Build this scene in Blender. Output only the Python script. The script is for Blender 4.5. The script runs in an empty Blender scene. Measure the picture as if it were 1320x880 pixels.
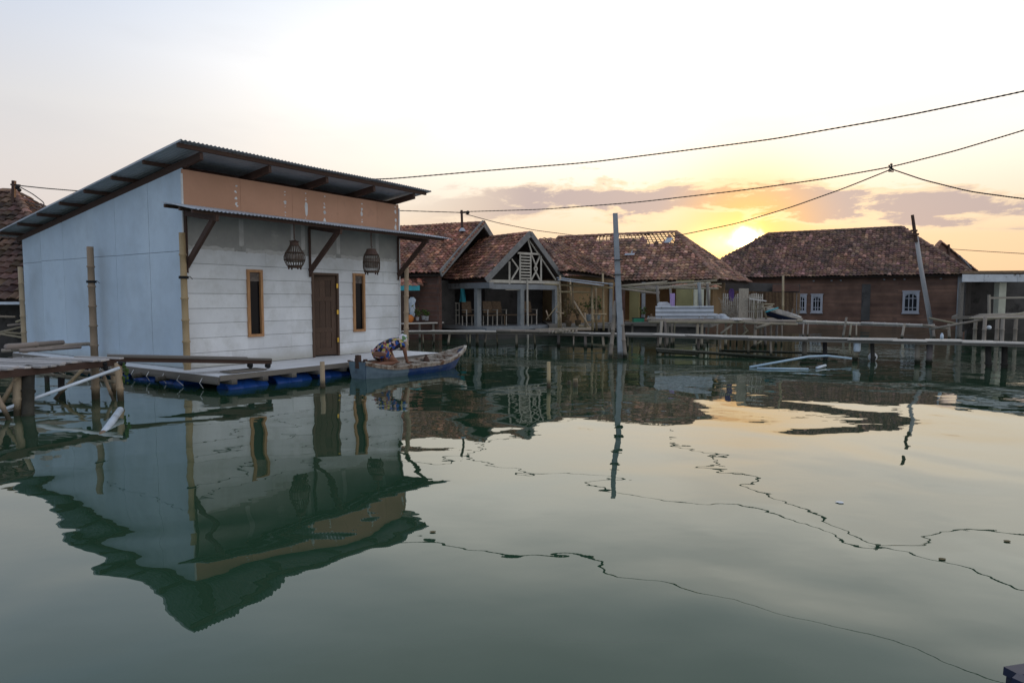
import bpy, math, random
from mathutils import Vector, Matrix
import mathutils
R = random.Random(11)
V = Vector
PI = math.pi
sc = bpy.context.scene
COL = sc.collection
Z = V((0, 0, 1))

# ------------------------------------------------------------------ camera
F_PX, EYE = 840.0, 1.55
TH = math.atan(55 / 840)
cam = bpy.data.cameras.new('camera')
cam.sensor_width = 36
cam.lens = 36 * F_PX / 1320
cam.clip_end = 3000
cam.clip_start = 0.05
co = bpy.data.objects.new('camera', cam)
COL.objects.link(co)
co.location = (0, 0, EYE)
co.rotation_euler = (PI / 2 - TH, 0, 0)
sc.camera = co
CF = V((0, math.cos(TH), -math.sin(TH)))
CU = V((0, math.sin(TH), math.cos(TH)))
C0 = V((0, 0, EYE))


def ray(px, py):
    return CF + V(((px - 660) / F_PX, 0, 0)) + CU * ((440 - py) / F_PX)


def at(px, py, D):            # point of the photograph at ground distance D
    d = ray(px, py)
    return C0 + d * (D / d.y)


def on_z(px, py, z):          # point of the photograph on a level plane
    d = ray(px, py)
    return C0 + d * ((z - EYE) / d.z)


# ------------------------------------------------------------------ mesh builder
class MB:
    def __init__(s):
        s.v = []; s.f = []; s.t = []; s.uv = []

    def face(s, pts, tint=(1, 1, 1), uv=None):
        n = len(s.v)
        s.v += [V(p) for p in pts]
        s.f.append(tuple(range(n, n + len(pts)))); s.t.append(tint); s.uv.append(uv)

    def grid(s, rows, tint=(1, 1, 1), closed=False, uvs=None):
        n = len(s.v); w = len(rows[0])
        for r in rows: s.v += [V(p) for p in r]
        for i in range(len(rows) - 1):
            for j in range(w if closed else w - 1):
                k = (j + 1) % w
                s.f.append((n + i * w + j, n + i * w + k, n + (i + 1) * w + k, n + (i + 1) * w + j)); s.t.append(tint)
                if uvs:
                    a, b = uvs[i], uvs[i + 1]
                    s.uv.append(((a, j / w), (a, (j + 1) / w), (b, (j + 1) / w), (b, j / w)))
                else: s.uv.append(None)
        return n

    def cap(s, idx, tint=(1, 1, 1)):
        s.f.append(tuple(idx)); s.t.append(tint); s.uv.append(None)

    def box(s, c, size, ax=None, tint=(1, 1, 1), along=None):
        c = V(c); ax = ax or (V((1, 0, 0)), V((0, 1, 0)), Z)
        h = [ax[i] * (size[i] / 2) for i in range(3)]
        P = lambda a, b, d: c + h[0] * a + h[1] * b + h[2] * d
        off = R.random() * 7
        for q in (((-1, -1, -1), (-1, 1, -1), (1, 1, -1), (1, -1, -1)), ((-1, -1, 1), (1, -1, 1), (1, 1, 1), (-1, 1, 1)),
                  ((-1, -1, -1), (1, -1, -1), (1, -1, 1), (-1, -1, 1)), ((1, 1, -1), (-1, 1, -1), (-1, 1, 1), (1, 1, 1)),
                  ((-1, 1, -1), (-1, -1, -1), (-1, -1, 1), (-1, 1, 1)), ((1, -1, -1), (1, 1, -1), (1, 1, 1), (1, -1, 1))):
            uv = None
            if along is not None:
                o = [i for i in range(3) if i != along]
                uv = [(k[along] * size[along] / 2 + off, (k[o[0]] * size[o[0]] + k[o[1]] * size[o[1]]) / 2 + off * 3) for k in q]
            s.face([P(*k) for k in q], tint, uv)

    def beam(s, p0, p1, w, h, up=Z, tint=(1, 1, 1)):
        p0, p1 = V(p0), V(p1)
        d = (p1 - p0).normalized()
        side = d.cross(up)
        if side.length < 1e-3: side = d.cross(V((1, 0, 0)))
        side.normalize(); u = side.cross(d)
        s.box((p0 + p1) / 2, ((p1 - p0).length, w, h), (d, side, u), tint, along=0)

    def tube(s, pts, rad, n=8, tint=(1, 1, 1), caps=True):
        pts = [V(p) for p in pts]
        if not hasattr(rad, '__len__'): rad = [rad] * len(pts)
        d0 = (pts[-1] - pts[0]).normalized()
        ref = Z if abs(d0.z) < .9 else V((1, 0, 0))
        rows = []; L = []; l = R.random() * 9
        for i, p in enumerate(pts):
            d = (pts[min(i + 1, len(pts) - 1)] - pts[max(i - 1, 0)]).normalized()
            a = d.cross(ref).normalized(); b = a.cross(d)
            rows.append([p + (a * math.cos(2 * PI * k / n) + b * math.sin(2 * PI * k / n)) * rad[i] for k in range(n)])
            if i: l += (p - pts[i - 1]).length
            L.append(l)
        st = s.grid(rows, tint, True, L)
        if caps:
            s.cap([st + k for k in range(n)][::-1], tint)
            m = st + (len(pts) - 1) * n
            s.cap([m + k for k in range(n)], tint)

    def bamboo(s, p0, p1, r=.04, bend=.01, n=8, tint=None, node=.38):
        p0, p1 = V(p0), V(p1); L = (p1 - p0).length
        tint = tint or (lambda k: (k, k * R.uniform(.94, 1.02), k * R.uniform(.85, 1.05)))(R.uniform(.75, 1.12))
        d = (p1 - p0).normalized()
        a = d.cross(V((.3, .2, .9))).normalized()
        b0 = R.uniform(-1, 1) * bend * L
        pts = []; rad = []; k = max(2, int(L / node)); ph = R.random()
        for i in range(k + 1):
            t = i / k
            c = p0.lerp(p1, t) + a * (b0 * math.sin(PI * t))
            rr = r * (1.06 - .14 * t)
            if 0 < i < k:
                for dt, m in ((-.025, .98), (-.008, 1.2), (.008, 1.2), (.025, .97)):
                    pts.append(c + d * dt); rad.append(rr * m)
            else: pts.append(c); rad.append(rr)
        s.tube(pts, rad, n, tint)

    def lathe(s, c, prof, n=16, ax=None, tint=(1, 1, 1)):
        c = V(c); ax = ax or (V((1, 0, 0)), V((0, 1, 0)), Z)
        rows = [[c + (ax[0] * math.cos(2 * PI * k / n) + ax[1] * math.sin(2 * PI * k / n)) * r + ax[2] * z for k in range(n)] for r, z in prof]
        s.grid(rows, tint, True)

    def ball(s, c, r, n=10, sq=(1, 1, 1), tint=(1, 1, 1)):
        c = V(c); rows = []
        for i in range(n + 1):
            p = PI * i / n
            rows.append([c + V((math.sin(p) * math.cos(2 * PI * k / (2 * n)) * r * sq[0], math.sin(p) * math.sin(2 * PI * k / (2 * n)) * r * sq[1], -math.cos(p) * r * sq[2])) for k in range(2 * n)])
        s.grid(rows, tint, True)

    def prism(s, poly, ext, tint=(1, 1, 1)):     # polygon extruded by vector ext
        poly = [V(p) for p in poly]; ext = V(ext); q = [p + ext for p in poly]
        s.face(poly, tint); s.face(q[::-1], tint)
        for i in range(len(poly)):
            j = (i + 1) % len(poly)
            s.face([poly[j], poly[i], q[i], q[j]], tint)

    def build(s, name, mat, parent=None, smooth=False, label=None):
        W = WORLD.get(parent.name, Matrix()) if parent else Matrix()
        Wi = W.inverted()
        me = bpy.data.meshes.new(name)
        me.from_pydata([Wi @ p for p in s.v], [], s.f)
        uvl = me.uv_layers.new(name='UVMap')
        ca = me.color_attributes.new('tint', 'FLOAT_COLOR', 'CORNER')
        uvs = []; cs = []
        for f, t, u in zip(s.f, s.t, s.uv):
            if u is None:
                pts = [s.v[i] for i in f]
                n = mathutils.geometry.normal(pts[:4]) if len(pts) >= 3 else Z
                if n.length < .5: n = Z
                tg = Z.cross(n) if abs(n.z) < .95 else V((1, 0, 0))
                tg = tg.normalized(); b = n.cross(tg)
                u = [(p.dot(tg), p.dot(b)) for p in pts]
            for k in u: uvs += [k[0], k[1]]
            cs += [t[0], t[1], t[2], 1.0] * len(f)
        uvl.data.foreach_set('uv', uvs)
        ca.data.foreach_set('color', cs)
        if smooth: me.polygons.foreach_set('use_smooth', [True] * len(me.polygons))
        me.materials.append(mat)
        o = bpy.data.objects.new(name, me)
        COL.objects.link(o)
        if parent:
            o.parent = parent; WORLD[o.name] = W
        if label: o['label'] = label
        return o

    def single(s, name, mat, label, cat, group=None, smooth=False, kind=None):
        lo = V((min(p.x for p in s.v), min(p.y for p in s.v), min(p.z for p in s.v)))
        hi = V((max(p.x for p in s.v), max(p.y for p in s.v), max(p.z for p in s.v)))
        b = V(((lo.x + hi.x) / 2, (lo.y + hi.y) / 2, lo.z))
        s.v = [p - b for p in s.v]
        o = s.build(name, mat, None, smooth)
        o.location = b
        WORLD[o.name] = Matrix.Translation(b)
        o['label'] = label
        if cat: o['category'] = cat
        if group: o['group'] = group
        if kind: o['kind'] = kind
        return o


WORLD = {}


def thing(name, label, cat, loc, group=None):
    o = bpy.data.objects.new(name, None)
    COL.objects.link(o)
    o.empty_display_size = .2
    o.location = loc; o['label'] = label; o['category'] = cat
    if group: o['group'] = group
    WORLD[o.name] = Matrix.Translation(V(loc))
    return o


def copy_thing(root, loc, label):
    def cp(o, par):
        c = o.copy(); COL.objects.link(c)
        if par: c.parent = par
        for ch in o.children: cp(ch, c)
        return c
    r = cp(root, None)
    r.location = loc; r['label'] = label
    return r


# ------------------------------------------------------------------ materials
def M(name, c1, c2=None, rough=.8, scale=4, stretch=(1, 1, 1), metal=0, bump=0, bscale=30, c3=None, s3=1.2, t3=.62, w3=.06,
      uv=False, spec=.3, wet=None, tint=True, trans=0, wz=(.30, .20)):
    m = bpy.data.materials.new(name); m.use_nodes = True
    nt = m.node_tree; N = nt.nodes; L = nt.links
    b = N['Principled BSDF']
    tc = N.new('ShaderNodeTexCoord'); mp = N.new('ShaderNodeMapping')
    L.new(tc.outputs['UV' if uv else 'Object'], mp.inputs[0]); mp.inputs['Scale'].default_value = stretch
    nz = N.new('ShaderNodeTexNoise'); nz.inputs['Scale'].default_value = scale; nz.inputs['Detail'].default_value = 6
    nz.inputs['Roughness'].default_value = .62
    L.new(mp.outputs[0], nz.inputs['Vector'])
    rp = N.new('ShaderNodeValToRGB'); rp.color_ramp.elements[0].position = .36; rp.color_ramp.elements[1].position = .66
    c2 = c2 or [k * .8 for k in c1]
    rp.color_ramp.elements[0].color = (*c2, 1); rp.color_ramp.elements[1].color = (*c1, 1)
    L.new(nz.outputs[0], rp.inputs[0])
    out = rp.outputs[0]

    def mix(fac, A, B, mode='MIX'):
        x = N.new('ShaderNodeMix'); x.data_type = 'RGBA'; x.blend_type = mode
        for i, val in ((0, fac), (6, A), (7, B)):
            if hasattr(val, 'is_linked'): L.new(val, x.inputs[i])
            elif i == 0: x.inputs[0].default_value = val
            else: x.inputs[i].default_value = (*val, 1)
        return x.outputs[2]
    if c3:
        n3 = N.new('ShaderNodeTexNoise'); n3.inputs['Scale'].default_value = s3; n3.inputs['Detail'].default_value = 8
        n3.inputs['Roughness'].default_value = .7
        L.new(mp.outputs[0] if uv else tc.outputs['Object'], n3.inputs['Vector'])
        mr = N.new('ShaderNodeMapRange'); mr.inputs[1].default_value = t3 - w3; mr.inputs[2].default_value = t3 + w3
        L.new(n3.outputs[0], mr.inputs[0]); out = mix(mr.outputs[0], out, c3)
    if tint:
        at_ = N.new('ShaderNodeAttribute'); at_.attribute_name = 'tint'
        out = mix(1.0, out, at_.outputs['Color'], 'MULTIPLY')
    if wet:
        g = N.new('ShaderNodeNewGeometry'); sx = N.new('ShaderNodeSeparateXYZ'); L.new(g.outputs['Position'], sx.inputs[0])
        ad = N.new('ShaderNodeMath'); ad.operation = 'MULTIPLY_ADD'; ad.inputs[1].default_value = .25; L.new(nz.outputs[0], ad.inputs[0])
        L.new(sx.outputs[2], ad.inputs[2])
        mr = N.new('ShaderNodeMapRange'); mr.inputs[1].default_value = wz[0]; mr.inputs[2].default_value = wz[1]
        L.new(ad.outputs[0], mr.inputs[0]); out = mix(mr.outputs[0], out, wet)
    L.new(out, b.inputs['Base Color'])
    b.inputs['Roughness'].default_value = rough; b.inputs['Metallic'].default_value = metal
    b.inputs['Specular IOR Level'].default_value = spec
    if trans: b.inputs['Transmission Weight'].default_value = trans
    if bump:
        n2 = N.new('ShaderNodeTexNoise'); n2.inputs['Scale'].default_value = bscale; n2.inputs['Detail'].default_value = 5
        L.new(mp.outputs[0], n2.inputs['Vector'])
        bp = N.new('ShaderNodeBump'); bp.inputs['Strength'].default_value = bump; bp.inputs['Distance'].default_value = .02
        L.new(n2.outputs[0], bp.inputs['Height']); L.new(bp.outputs[0], b.inputs['Normal'])
    return m


def brick_mat(name, a, b_, mortar, bw=.21, bh=.06, dirt=(.05, .04, .035), bump=.4):
    m = M(name, (1, 1, 1), (.6, .6, .6), rough=.9, scale=1.2)
    nt = m.node_tree; N = nt.nodes; L = nt.links; bs = N['Principled BSDF']
    old = bs.inputs['Base Color'].links[0].from_socket
    tc = N.new('ShaderNodeTexCoord')
    br = N.new('ShaderNodeTexBrick'); br.inputs['Scale'].default_value = 1; br.inputs['Brick Width'].default_value = bw
    br.inputs['Row Height'].default_value = bh; br.inputs['Mortar Size'].default_value = .008
    br.inputs['Color1'].default_value = (*a, 1); br.inputs['Color2'].default_value = (*b_, 1); br.inputs['Mortar'].default_value = (*mortar, 1)
    br.inputs['Bias'].default_value = -.1
    L.new(tc.outputs['UV'], br.inputs['Vector'])
    x = N.new('ShaderNodeMix'); x.data_type = 'RGBA'; x.blend_type = 'MULTIPLY'; x.inputs[0].default_value = 1
    L.new(br.outputs[0], x.inputs[6]); L.new(old, x.inputs[7])
    n3 = N.new('ShaderNodeTexNoise'); n3.inputs['Scale'].default_value = .9; n3.inputs['Detail'].default_value = 8
    L.new(tc.outputs['UV'], n3.inputs['Vector'])
    mr = N.new('ShaderNodeMapRange'); mr.inputs[1].default_value = .5; mr.inputs[2].default_value = .68
    L.new(n3.outputs[0], mr.inputs[0])
    y = N.new('ShaderNodeMix'); y.data_type = 'RGBA'
    L.new(mr.outputs[0], y.inputs[0]); L.new(x.outputs[2], y.inputs[6]); y.inputs[7].default_value = (*dirt, 1)
    L.new(y.outputs[2], bs.inputs['Base Color'])
    bp = N.new('ShaderNodeBump'); bp.inputs['Strength'].default_value = bump; bp.inputs['Distance'].default_value = .01
    L.new(br.outputs['Fac'], bp.inputs['Height']); bp.invert = True
    L.new(bp.outputs[0], bs.inputs['Normal'])
    return m


ALG = (.02, .022, .012)
m_side = M('fibre_cement_blue_white', (.58, .67, .75), (.50, .59, .68), rough=.75, scale=.8, c3=(.43, .50, .56), s3=1.1, t3=.60, w3=.16, bump=.08, bscale=40, stretch=(1, 1, .35), wet=(.36, .40, .40), wz=(.62, .36))
m_siding = M('white_siding', (.76, .77, .78), (.66, .67, .68), rough=.7, scale=1.6, c3=(.52, .52, .50), s3=1.5, t3=.60, w3=.13, bump=.12, bscale=30, stretch=(1, 1, .5), wet=(.46, .45, .40), wz=(.58, .36))
m_raw = M('raw_board_canopy_shade', (.40, .395, .37), (.32, .315, .30), rough=.85, scale=2, c3=(.50, .49, .46), s3=2.5, t3=.68, bump=.08)  # grey board, its colour darkened further for the shade of the canopy
m_tan = M('tan_paint', (.52, .29, .19), (.45, .25, .16), rough=.7, scale=1.4, c3=(.36, .21, .14), s3=2.8, t3=.68, w3=.1)
m_filler = M('white_filler', (.72, .72, .72), (.6, .6, .6), rough=.9)
m_zinc = M('zinc_sheet', (.52, .54, .58), (.43, .45, .49), rough=.5, metal=.1, scale=3, c3=(.20, .13, .09), s3=1.6, t3=.70, w3=.07)
m_zinc_dull = M('dull_zinc_sheet', (.52, .54, .58), (.42, .44, .48), rough=.5, metal=.1, scale=3, c3=(.24, .15, .1), s3=2.4, t3=.67)
m_dark = M('dark_timber', (.10, .055, .04), (.06, .035, .027), rough=.75, scale=5, stretch=(1, 9, 1), uv=True, bump=.3)
m_black = M('rotten_timber', (.045, .04, .035), (.025, .022, .02), rough=.9, scale=6)
m_door = M('door_timber', (.15, .09, .06), (.06, .038, .027), rough=.65, scale=4, stretch=(9, 1, 1), uv=True, bump=.2)
m_frame = M('varnished_frame', (.48, .26, .12), (.36, .18, .08), rough=.5, scale=6, stretch=(4, 4, 1))
m_brass = M('brass', (.75, .48, .08), rough=.35, metal=.7)
m_glass = M('dark_glass', (.008, .009, .011), rough=.12, spec=.15)
m_grey = M('weathered_timber', (.26, .23, .20), (.15, .13, .11), rough=.9, scale=6, stretch=(1, 8, 1), uv=True, bump=.4, wet=ALG)
m_polew = M('bleached_pole', (.52, .50, .49), (.36, .34, .33), rough=.85, scale=5, stretch=(1, 5, 1), uv=True, bump=.3)
m_pale = M('sky_sheen_planks', (.74, .69, .63), (.48, .43, .39), rough=.55, spec=.5, scale=5, stretch=(1, 9, 1), uv=True, bump=.4, c3=(.2, .17, .15), s3=3, t3=.66)  # pale wood with the sheen of the low sky put into its colour
m_bam = M('bamboo', (.46, .36, .23), (.31, .23, .14), rough=.6, scale=5, stretch=(1, 4, 1), uv=True, bump=.15, wet=(.06, .045, .025), c3=(.2, .14, .08), s3=2, t3=.66)
m_bamg = M('grey_bamboo', (.40, .35, .28), (.26, .22, .18), rough=.8, scale=5, stretch=(1, 4, 1), uv=True, bump=.2, wet=ALG)
m_drum = M('blue_plastic', (.015, .085, .36), (.012, .06, .27), rough=.4, scale=3, spec=.5)
m_white_pl = M('white_plastic', (.75, .76, .78), rough=.45, spec=.5)
m_pvcblue = M('pale_blue_pvc', (.42, .54, .64), (.35, .46, .56), rough=.4, spec=.5, c3=(.3, .33, .33), s3=4, t3=.66)
m_pvc = M('white_pvc', (.66, .72, .80), (.55, .6, .66), rough=.4, spec=.5, c3=(.3, .22, .17), s3=3, t3=.68)
m_tileA = M('terracotta_tile', (.44, .20, .125), (.28, .13, .085), rough=.75, scale=9, c3=(.12, .08, .065), s3=1.3, t3=.57, w3=.12)
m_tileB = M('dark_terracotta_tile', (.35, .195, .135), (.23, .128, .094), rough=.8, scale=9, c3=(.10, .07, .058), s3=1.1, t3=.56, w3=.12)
m_tileC = M('brown_terracotta_tile', (.43, .23, .15), (.28, .15, .105), rough=.8, scale=9, c3=(.13, .095, .078), s3=1.2, t3=.58, w3=.12)
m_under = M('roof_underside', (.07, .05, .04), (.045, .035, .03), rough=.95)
m_brick = brick_mat('red_brick', (.27, .15, .105), (.15, .085, .065), (.20, .118, .088), dirt=(.10, .068, .055), bump=.12)
m_brickold = brick_mat('old_brick', (.19, .095, .07), (.11, .062, .05), (.15, .095, .08), dirt=(.12, .10, .09))
m_plast = M('grey_plaster', (.30, .31, .32), (.22, .22, .23), rough=.9, scale=1.6, c3=(.12, .12, .12), s3=1.5, t3=.64, bump=.15)
m_dplast = M('dark_plaster', (.11, .10, .095), (.075, .07, .066), rough=.95, scale=1.6, c3=(.04, .038, .035), s3=1.2, t3=.6)
m_pillar = M('blue_grey_pillar', (.32, .33, .33), (.22, .23, .23), rough=.85, scale=3, c3=(.15, .15, .15), s3=3, t3=.62)
m_yel = M('yellow_plaster', (.42, .36, .17), (.33, .28, .13), rough=.9, scale=1.2, c3=(.2, .17, .1), s3=1.5, t3=.64)
m_ochre = M('ochre_plaster', (.30, .19, .09), (.20, .125, .065), rough=.9, scale=1.2)
m_conc = M('concrete', (.34, .36, .39), (.26, .28, .30), rough=.9, scale=5, bump=.2, wet=(.05, .05, .04), c3=(.2, .2, .2), s3=2, t3=.65)
m_winpaint = M('grey_window_paint', (.46, .46, .50), (.36, .36, .39), rough=.8)  # window paint toned down to a mid grey
m_whitepaint = M('flaking_white_paint', (.70, .71, .74), (.55, .56, .58), rough=.8, scale=4, c3=(.13, .11, .1), s3=2.6, t3=.64, w3=.03)
m_cream = M('cream_paint', (.60, .58, .46), (.5, .48, .38), rough=.8)
m_teal = M('teal_cloth', (.05, .33, .38), (.04, .27, .32), rough=.9)
m_lilac = M('lilac_cloth', (.52, .36, .62), (.45, .31, .55), rough=.9)
m_purple = M('purple_cloth', (.16, .09, .27), rough=.9)
m_cloth = M('white_cloth', (.62, .63, .66), (.5, .5, .54), rough=.95)
m_blueshirt = M('pale_blue_cloth', (.40, .52, .66), (.7, .72, .75), rough=.95, scale=7)
m_tarp = M('dirty_tarp', (.50, .53, .57), (.36, .38, .42), rough=.6, scale=5)
m_navy = M('navy_paint', (.010, .018, .055), (.008, .012, .035), rough=.5, spec=.5, c3=(.12, .1, .09), s3=3.4, t3=.7)
m_hull = M('boat_blue_paint', (.013, .05, .18), (.009, .035, .13), rough=.5, spec=.4, c3=(.12, .13, .14), s3=2.6, t3=.63, w3=.1)
m_hullgrey = M('boat_grey_blue_paint', (.17, .23, .27), (.10, .14, .18), rough=.6, c3=(.05, .06, .08), s3=3, t3=.62)
m_worn = M('worn_white_painted_wood', (.50, .46, .41), (.36, .30, .25), rough=.85, scale=7, c3=(.16, .09, .055), s3=5.5, t3=.55, w3=.05, bump=.3)
m_fascia = M('grey_bargeboard', (.26, .25, .24), (.18, .175, .17), rough=.8)
m_truss = M('pale_truss_timber', (.58, .53, .46), (.44, .40, .34), rough=.85, scale=5)
m_cyan = M('turquoise_paint', (.05, .38, .44), (.04, .3, .36), rough=.6)
m_orange = M('orange_plastic', (.62, .19, .03), rough=.5, spec=.5)
m_green = M('green_plastic', (.03, .30, .17), rough=.5, spec=.5)
m_rubber = M('black_rubber', (.02, .02, .022), rough=.7)
m_wire = M('cable_black', (.025, .024, .024), (.045, .042, .04), rough=.6, scale=20)
m_cage = M('cage_wicker', (.10, .065, .045), (.06, .04, .03), rough=.8, scale=12)
m_cagecloth = M('cage_cover', (.24, .20, .17), (.10, .08, .07), rough=.95, scale=9)
m_leaf = M('leaf_green', (.075, .12, .025), (.045, .08, .018), rough=.7)
m_leafd = M('dry_leaf', (.16, .12, .05), (.09, .07, .03), rough=.8)
m_skin = M('skin', (.23, .105, .065), (.19, .085, .05), rough=.55, spec=.4)
m_rattan = M('rattan', (.24, .16, .10), (.15, .10, .065), rough=.8, scale=12)
m_pot = M('pot_white', (.5, .5, .52), (.4, .4, .42), rough=.6)
m_rope = M('rope', (.20, .17, .13), (.12, .10, .08), rough=.9)


def cloth_pattern(name, cols, scale):
    m = M(name, (1, 1, 1), (.85, .85, .85), rough=.95)
    nt = m.node_tree; N = nt.nodes; L = nt.links; bs = N['Principled BSDF']
    tc = N.new('ShaderNodeTexCoord'); vo = N.new('ShaderNodeTexVoronoi'); vo.inputs['Scale'].default_value = scale
    L.new(tc.outputs['Object'], vo.inputs['Vector'])
    sp = N.new('ShaderNodeSeparateColor'); L.new(vo.outputs['Color'], sp.inputs[0])
    rp = N.new('ShaderNodeValToRGB'); rp.color_ramp.interpolation = 'CONSTANT'
    while len(rp.color_ramp.elements) < len(cols): rp.color_ramp.elements.new(.5)
    for i, c in enumerate(cols):
        rp.color_ramp.elements[i].position = i / len(cols); rp.color_ramp.elements[i].color = (*c, 1)
    L.new(sp.outputs[0], rp.inputs[0]); L.new(rp.outputs[0], bs.inputs['Base Color'])
    return m


m_dress = cloth_pattern('floral_dress', [(.02, .02, .035), (.40, .16, .14), (.03, .08, .30), (.45, .32, .28), (.02, .018, .02), (.40, .34, .08), (.20, .06, .06), (.03, .07, .24)], 17)
m_scarf = cloth_pattern('floral_scarf', [(.62, .60, .66), (.66, .62, .68), (.5, .2, .2), (.6, .58, .64), (.12, .22, .1), (.64, .6, .62)], 14)

# water: murky green body with a smooth, gently rippled surface
m_water = bpy.data.materials.new('murky_lagoon_water'); m_water.use_nodes = True
nt = m_water.node_tree; N = nt.nodes; L = nt.links
N.remove(N['Principled BSDF'])
df = N.new('ShaderNodeBsdfDiffuse'); df.inputs[0].default_value = (.022, .056, .030, 1)
gl = N.new('ShaderNodeBsdfGlossy'); gl.inputs['Roughness'].default_value = .0; gl.inputs[0].default_value = (.98, 1, .97, 1)
lw = N.new('ShaderNodeLayerWeight'); lw.inputs['Blend'].default_value = .5
pw = N.new('ShaderNodeMath'); pw.operation = 'POWER'; pw.inputs[1].default_value = 4.1
ma = N.new('ShaderNodeMath'); ma.operation = 'MULTIPLY_ADD'; ma.inputs[1].default_value = .97; ma.inputs[2].default_value = .03
mx = N.new('ShaderNodeMixShader')
L.new(lw.outputs['Facing'], pw.inputs[0]); L.new(pw.outputs[0], ma.inputs[0]); L.new(ma.outputs[0], mx.inputs[0])
L.new(df.outputs[0], mx.inputs[1]); L.new(gl.outputs[0], mx.inputs[2]); L.new(mx.outputs[0], N['Material Output'].inputs[0])
tc = N.new('ShaderNodeTexCoord')


def wnoise(scale, amp, detail, st=(1, 1, 1), dist=0):
    mp = N.new('ShaderNodeMapping'); mp.inputs['Scale'].default_value = st; mp.inputs['Location'].default_value = (7.3, 2.1, 0)
    L.new(tc.outputs['Object'], mp.inputs[0])
    n = N.new('ShaderNodeTexNoise'); n.inputs['Scale'].default_value = scale; n.inputs['Detail'].default_value = detail
    n.inputs['Distortion'].default_value = dist
    L.new(mp.outputs[0], n.inputs['Vector'])
    k = N.new('ShaderNodeMath'); k.operation = 'MULTIPLY'; k.inputs[1].default_value = amp
    L.new(n.outputs[0], k.inputs[0])
    return k.outputs[0]


def wadd(a, b, op='ADD'):
    k = N.new('ShaderNodeMath'); k.operation = op
    L.new(a, k.inputs[0]); L.new(b, k.inputs[1]); return k.outputs[0]


# ripple bands that are livelier near the houses
msk = N.new('ShaderNodeMapRange'); sx = N.new('ShaderNodeSeparateXYZ'); L.new(tc.outputs['Object'], sx.inputs[0])
msk.inputs[1].default_value = 7.5; msk.inputs[2].default_value = 17; msk.inputs[3].default_value = .12; msk.inputs[4].default_value = 1
L.new(sx.outputs[1], msk.inputs[0])
fine = wadd(wnoise(2.4, .0065, 2.0, (1, 1.5, 1)), msk.outputs[0], 'MULTIPLY')
hgt = wadd(wadd(wnoise(.55, .030, 1.0, (1, 1, 1), .6), wnoise(1.5, .0034, 1.5)), fine)
bp = N.new('ShaderNodeBump'); bp.inputs['Strength'].default_value = 1; bp.inputs['Distance'].default_value = 1
L.new(hgt, bp.inputs['Height'])
for n_ in (df, gl): L.new(bp.outputs[0], n_.inputs['Normal'])
L.new(bp.outputs[0], lw.inputs['Normal'])

wm = MB(); wm.face([(-900, -300, 0), (900, -300, 0), (900, 1500, 0), (-900, 1500, 0)])
w_ = wm.build('water', m_water); w_['kind'] = 'structure'; w_['label'] = 'calm green lagoon water reflecting houses and sunset sky'

# ------------------------------------------------------------------ roof helpers
def tile_roof(mb, eL, eR, rR, rL, tw=.185, te=.18, palette=1.0, holes=None, raggle=.012):
    eL, eR, rR, rL = map(V, (eL, eR, rR, rL))
    U = (eR - eL).normalized(); n = U.cross((rL - eL) if (rL - eL).length > .1 else (rR - eL)).normalized()
    if n.z < 0: n = -n
    W = n.cross(U).normalized()
    if W.z < 0: W = -W
    poly = [((p - eL).dot(U), (p - eL).dot(W)) for p in (eL, eR, rR, rL)]
    x0 = min(p[0] for p in poly); x1 = max(p[0] for p in poly); h = max(p[1] for p in poly)

    def span(y):
        xs = []
        for i in range(4):
            a, b = poly[i], poly[(i + 1) % 4]
            if abs(a[1] - b[1]) < 1e-6: continue
            t = (y - a[1]) / (b[1] - a[1])
            if -1e-6 <= t <= 1 + 1e-6: xs.append(a[0] + (b[0] - a[0]) * t)
        return (min(xs), max(xs)) if len(xs) >= 2 else None
    rows = int(h / te); prof = [0, .75, 1, .6, .05, -.12]
    sg = R.uniform(0, 6)
    for r in range(rows + 1):
        y = r * te
        sp = span(min(y + te * .5, h - .01))
        if not sp: continue
        k0 = int(math.floor((sp[0] - x0) / tw)); k1 = int(math.ceil((sp[1] - x0) / tw))
        for k in range(k0, k1 + 1):
            cx = x0 + (k + .5) * tw + (r % 2) * 0
            if cx < sp[0] - .03 or cx > sp[1] + .03: continue
            if holes and holes((cx - x0) / (x1 - x0), y / h): continue
            j = V((R.gauss(0, raggle), R.gauss(0, raggle), 0)); sk = R.gauss(0, .035); lift = abs(R.gauss(0, .006))
            top = min(y + te * 1.25, h)
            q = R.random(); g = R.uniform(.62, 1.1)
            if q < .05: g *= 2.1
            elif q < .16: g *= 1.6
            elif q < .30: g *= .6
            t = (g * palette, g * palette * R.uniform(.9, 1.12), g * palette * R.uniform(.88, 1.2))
            lo = []; hi = []; lip = []
            for i, p in enumerate(prof):
                a = (i / 5 - .5) * tw * 1.07
                P = eL + U * (cx + a + j.x) + n * (p * .042 + .035 * math.sin(cx * 1.1 + sg) * math.sin(PI * y / h) + .018 * math.sin(cx * 2.7 + y * 1.9 + sg))
                b = y - .02 + j.y + a * sk
                lo.append(P + W * b + n * (.046 + lift)); hi.append(P + W * top + n * .0)
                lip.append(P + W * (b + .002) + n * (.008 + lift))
            lg = R.choice((.9, 1.2, 1.6, 2.0)); mb.grid([lo, hi], t); mb.grid([lip, lo], (t[0] * lg, t[1] * lg, t[2] * lg))  # lips tinted paler than their tiles: sky highlights put into the colour
    return U, W, n


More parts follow.
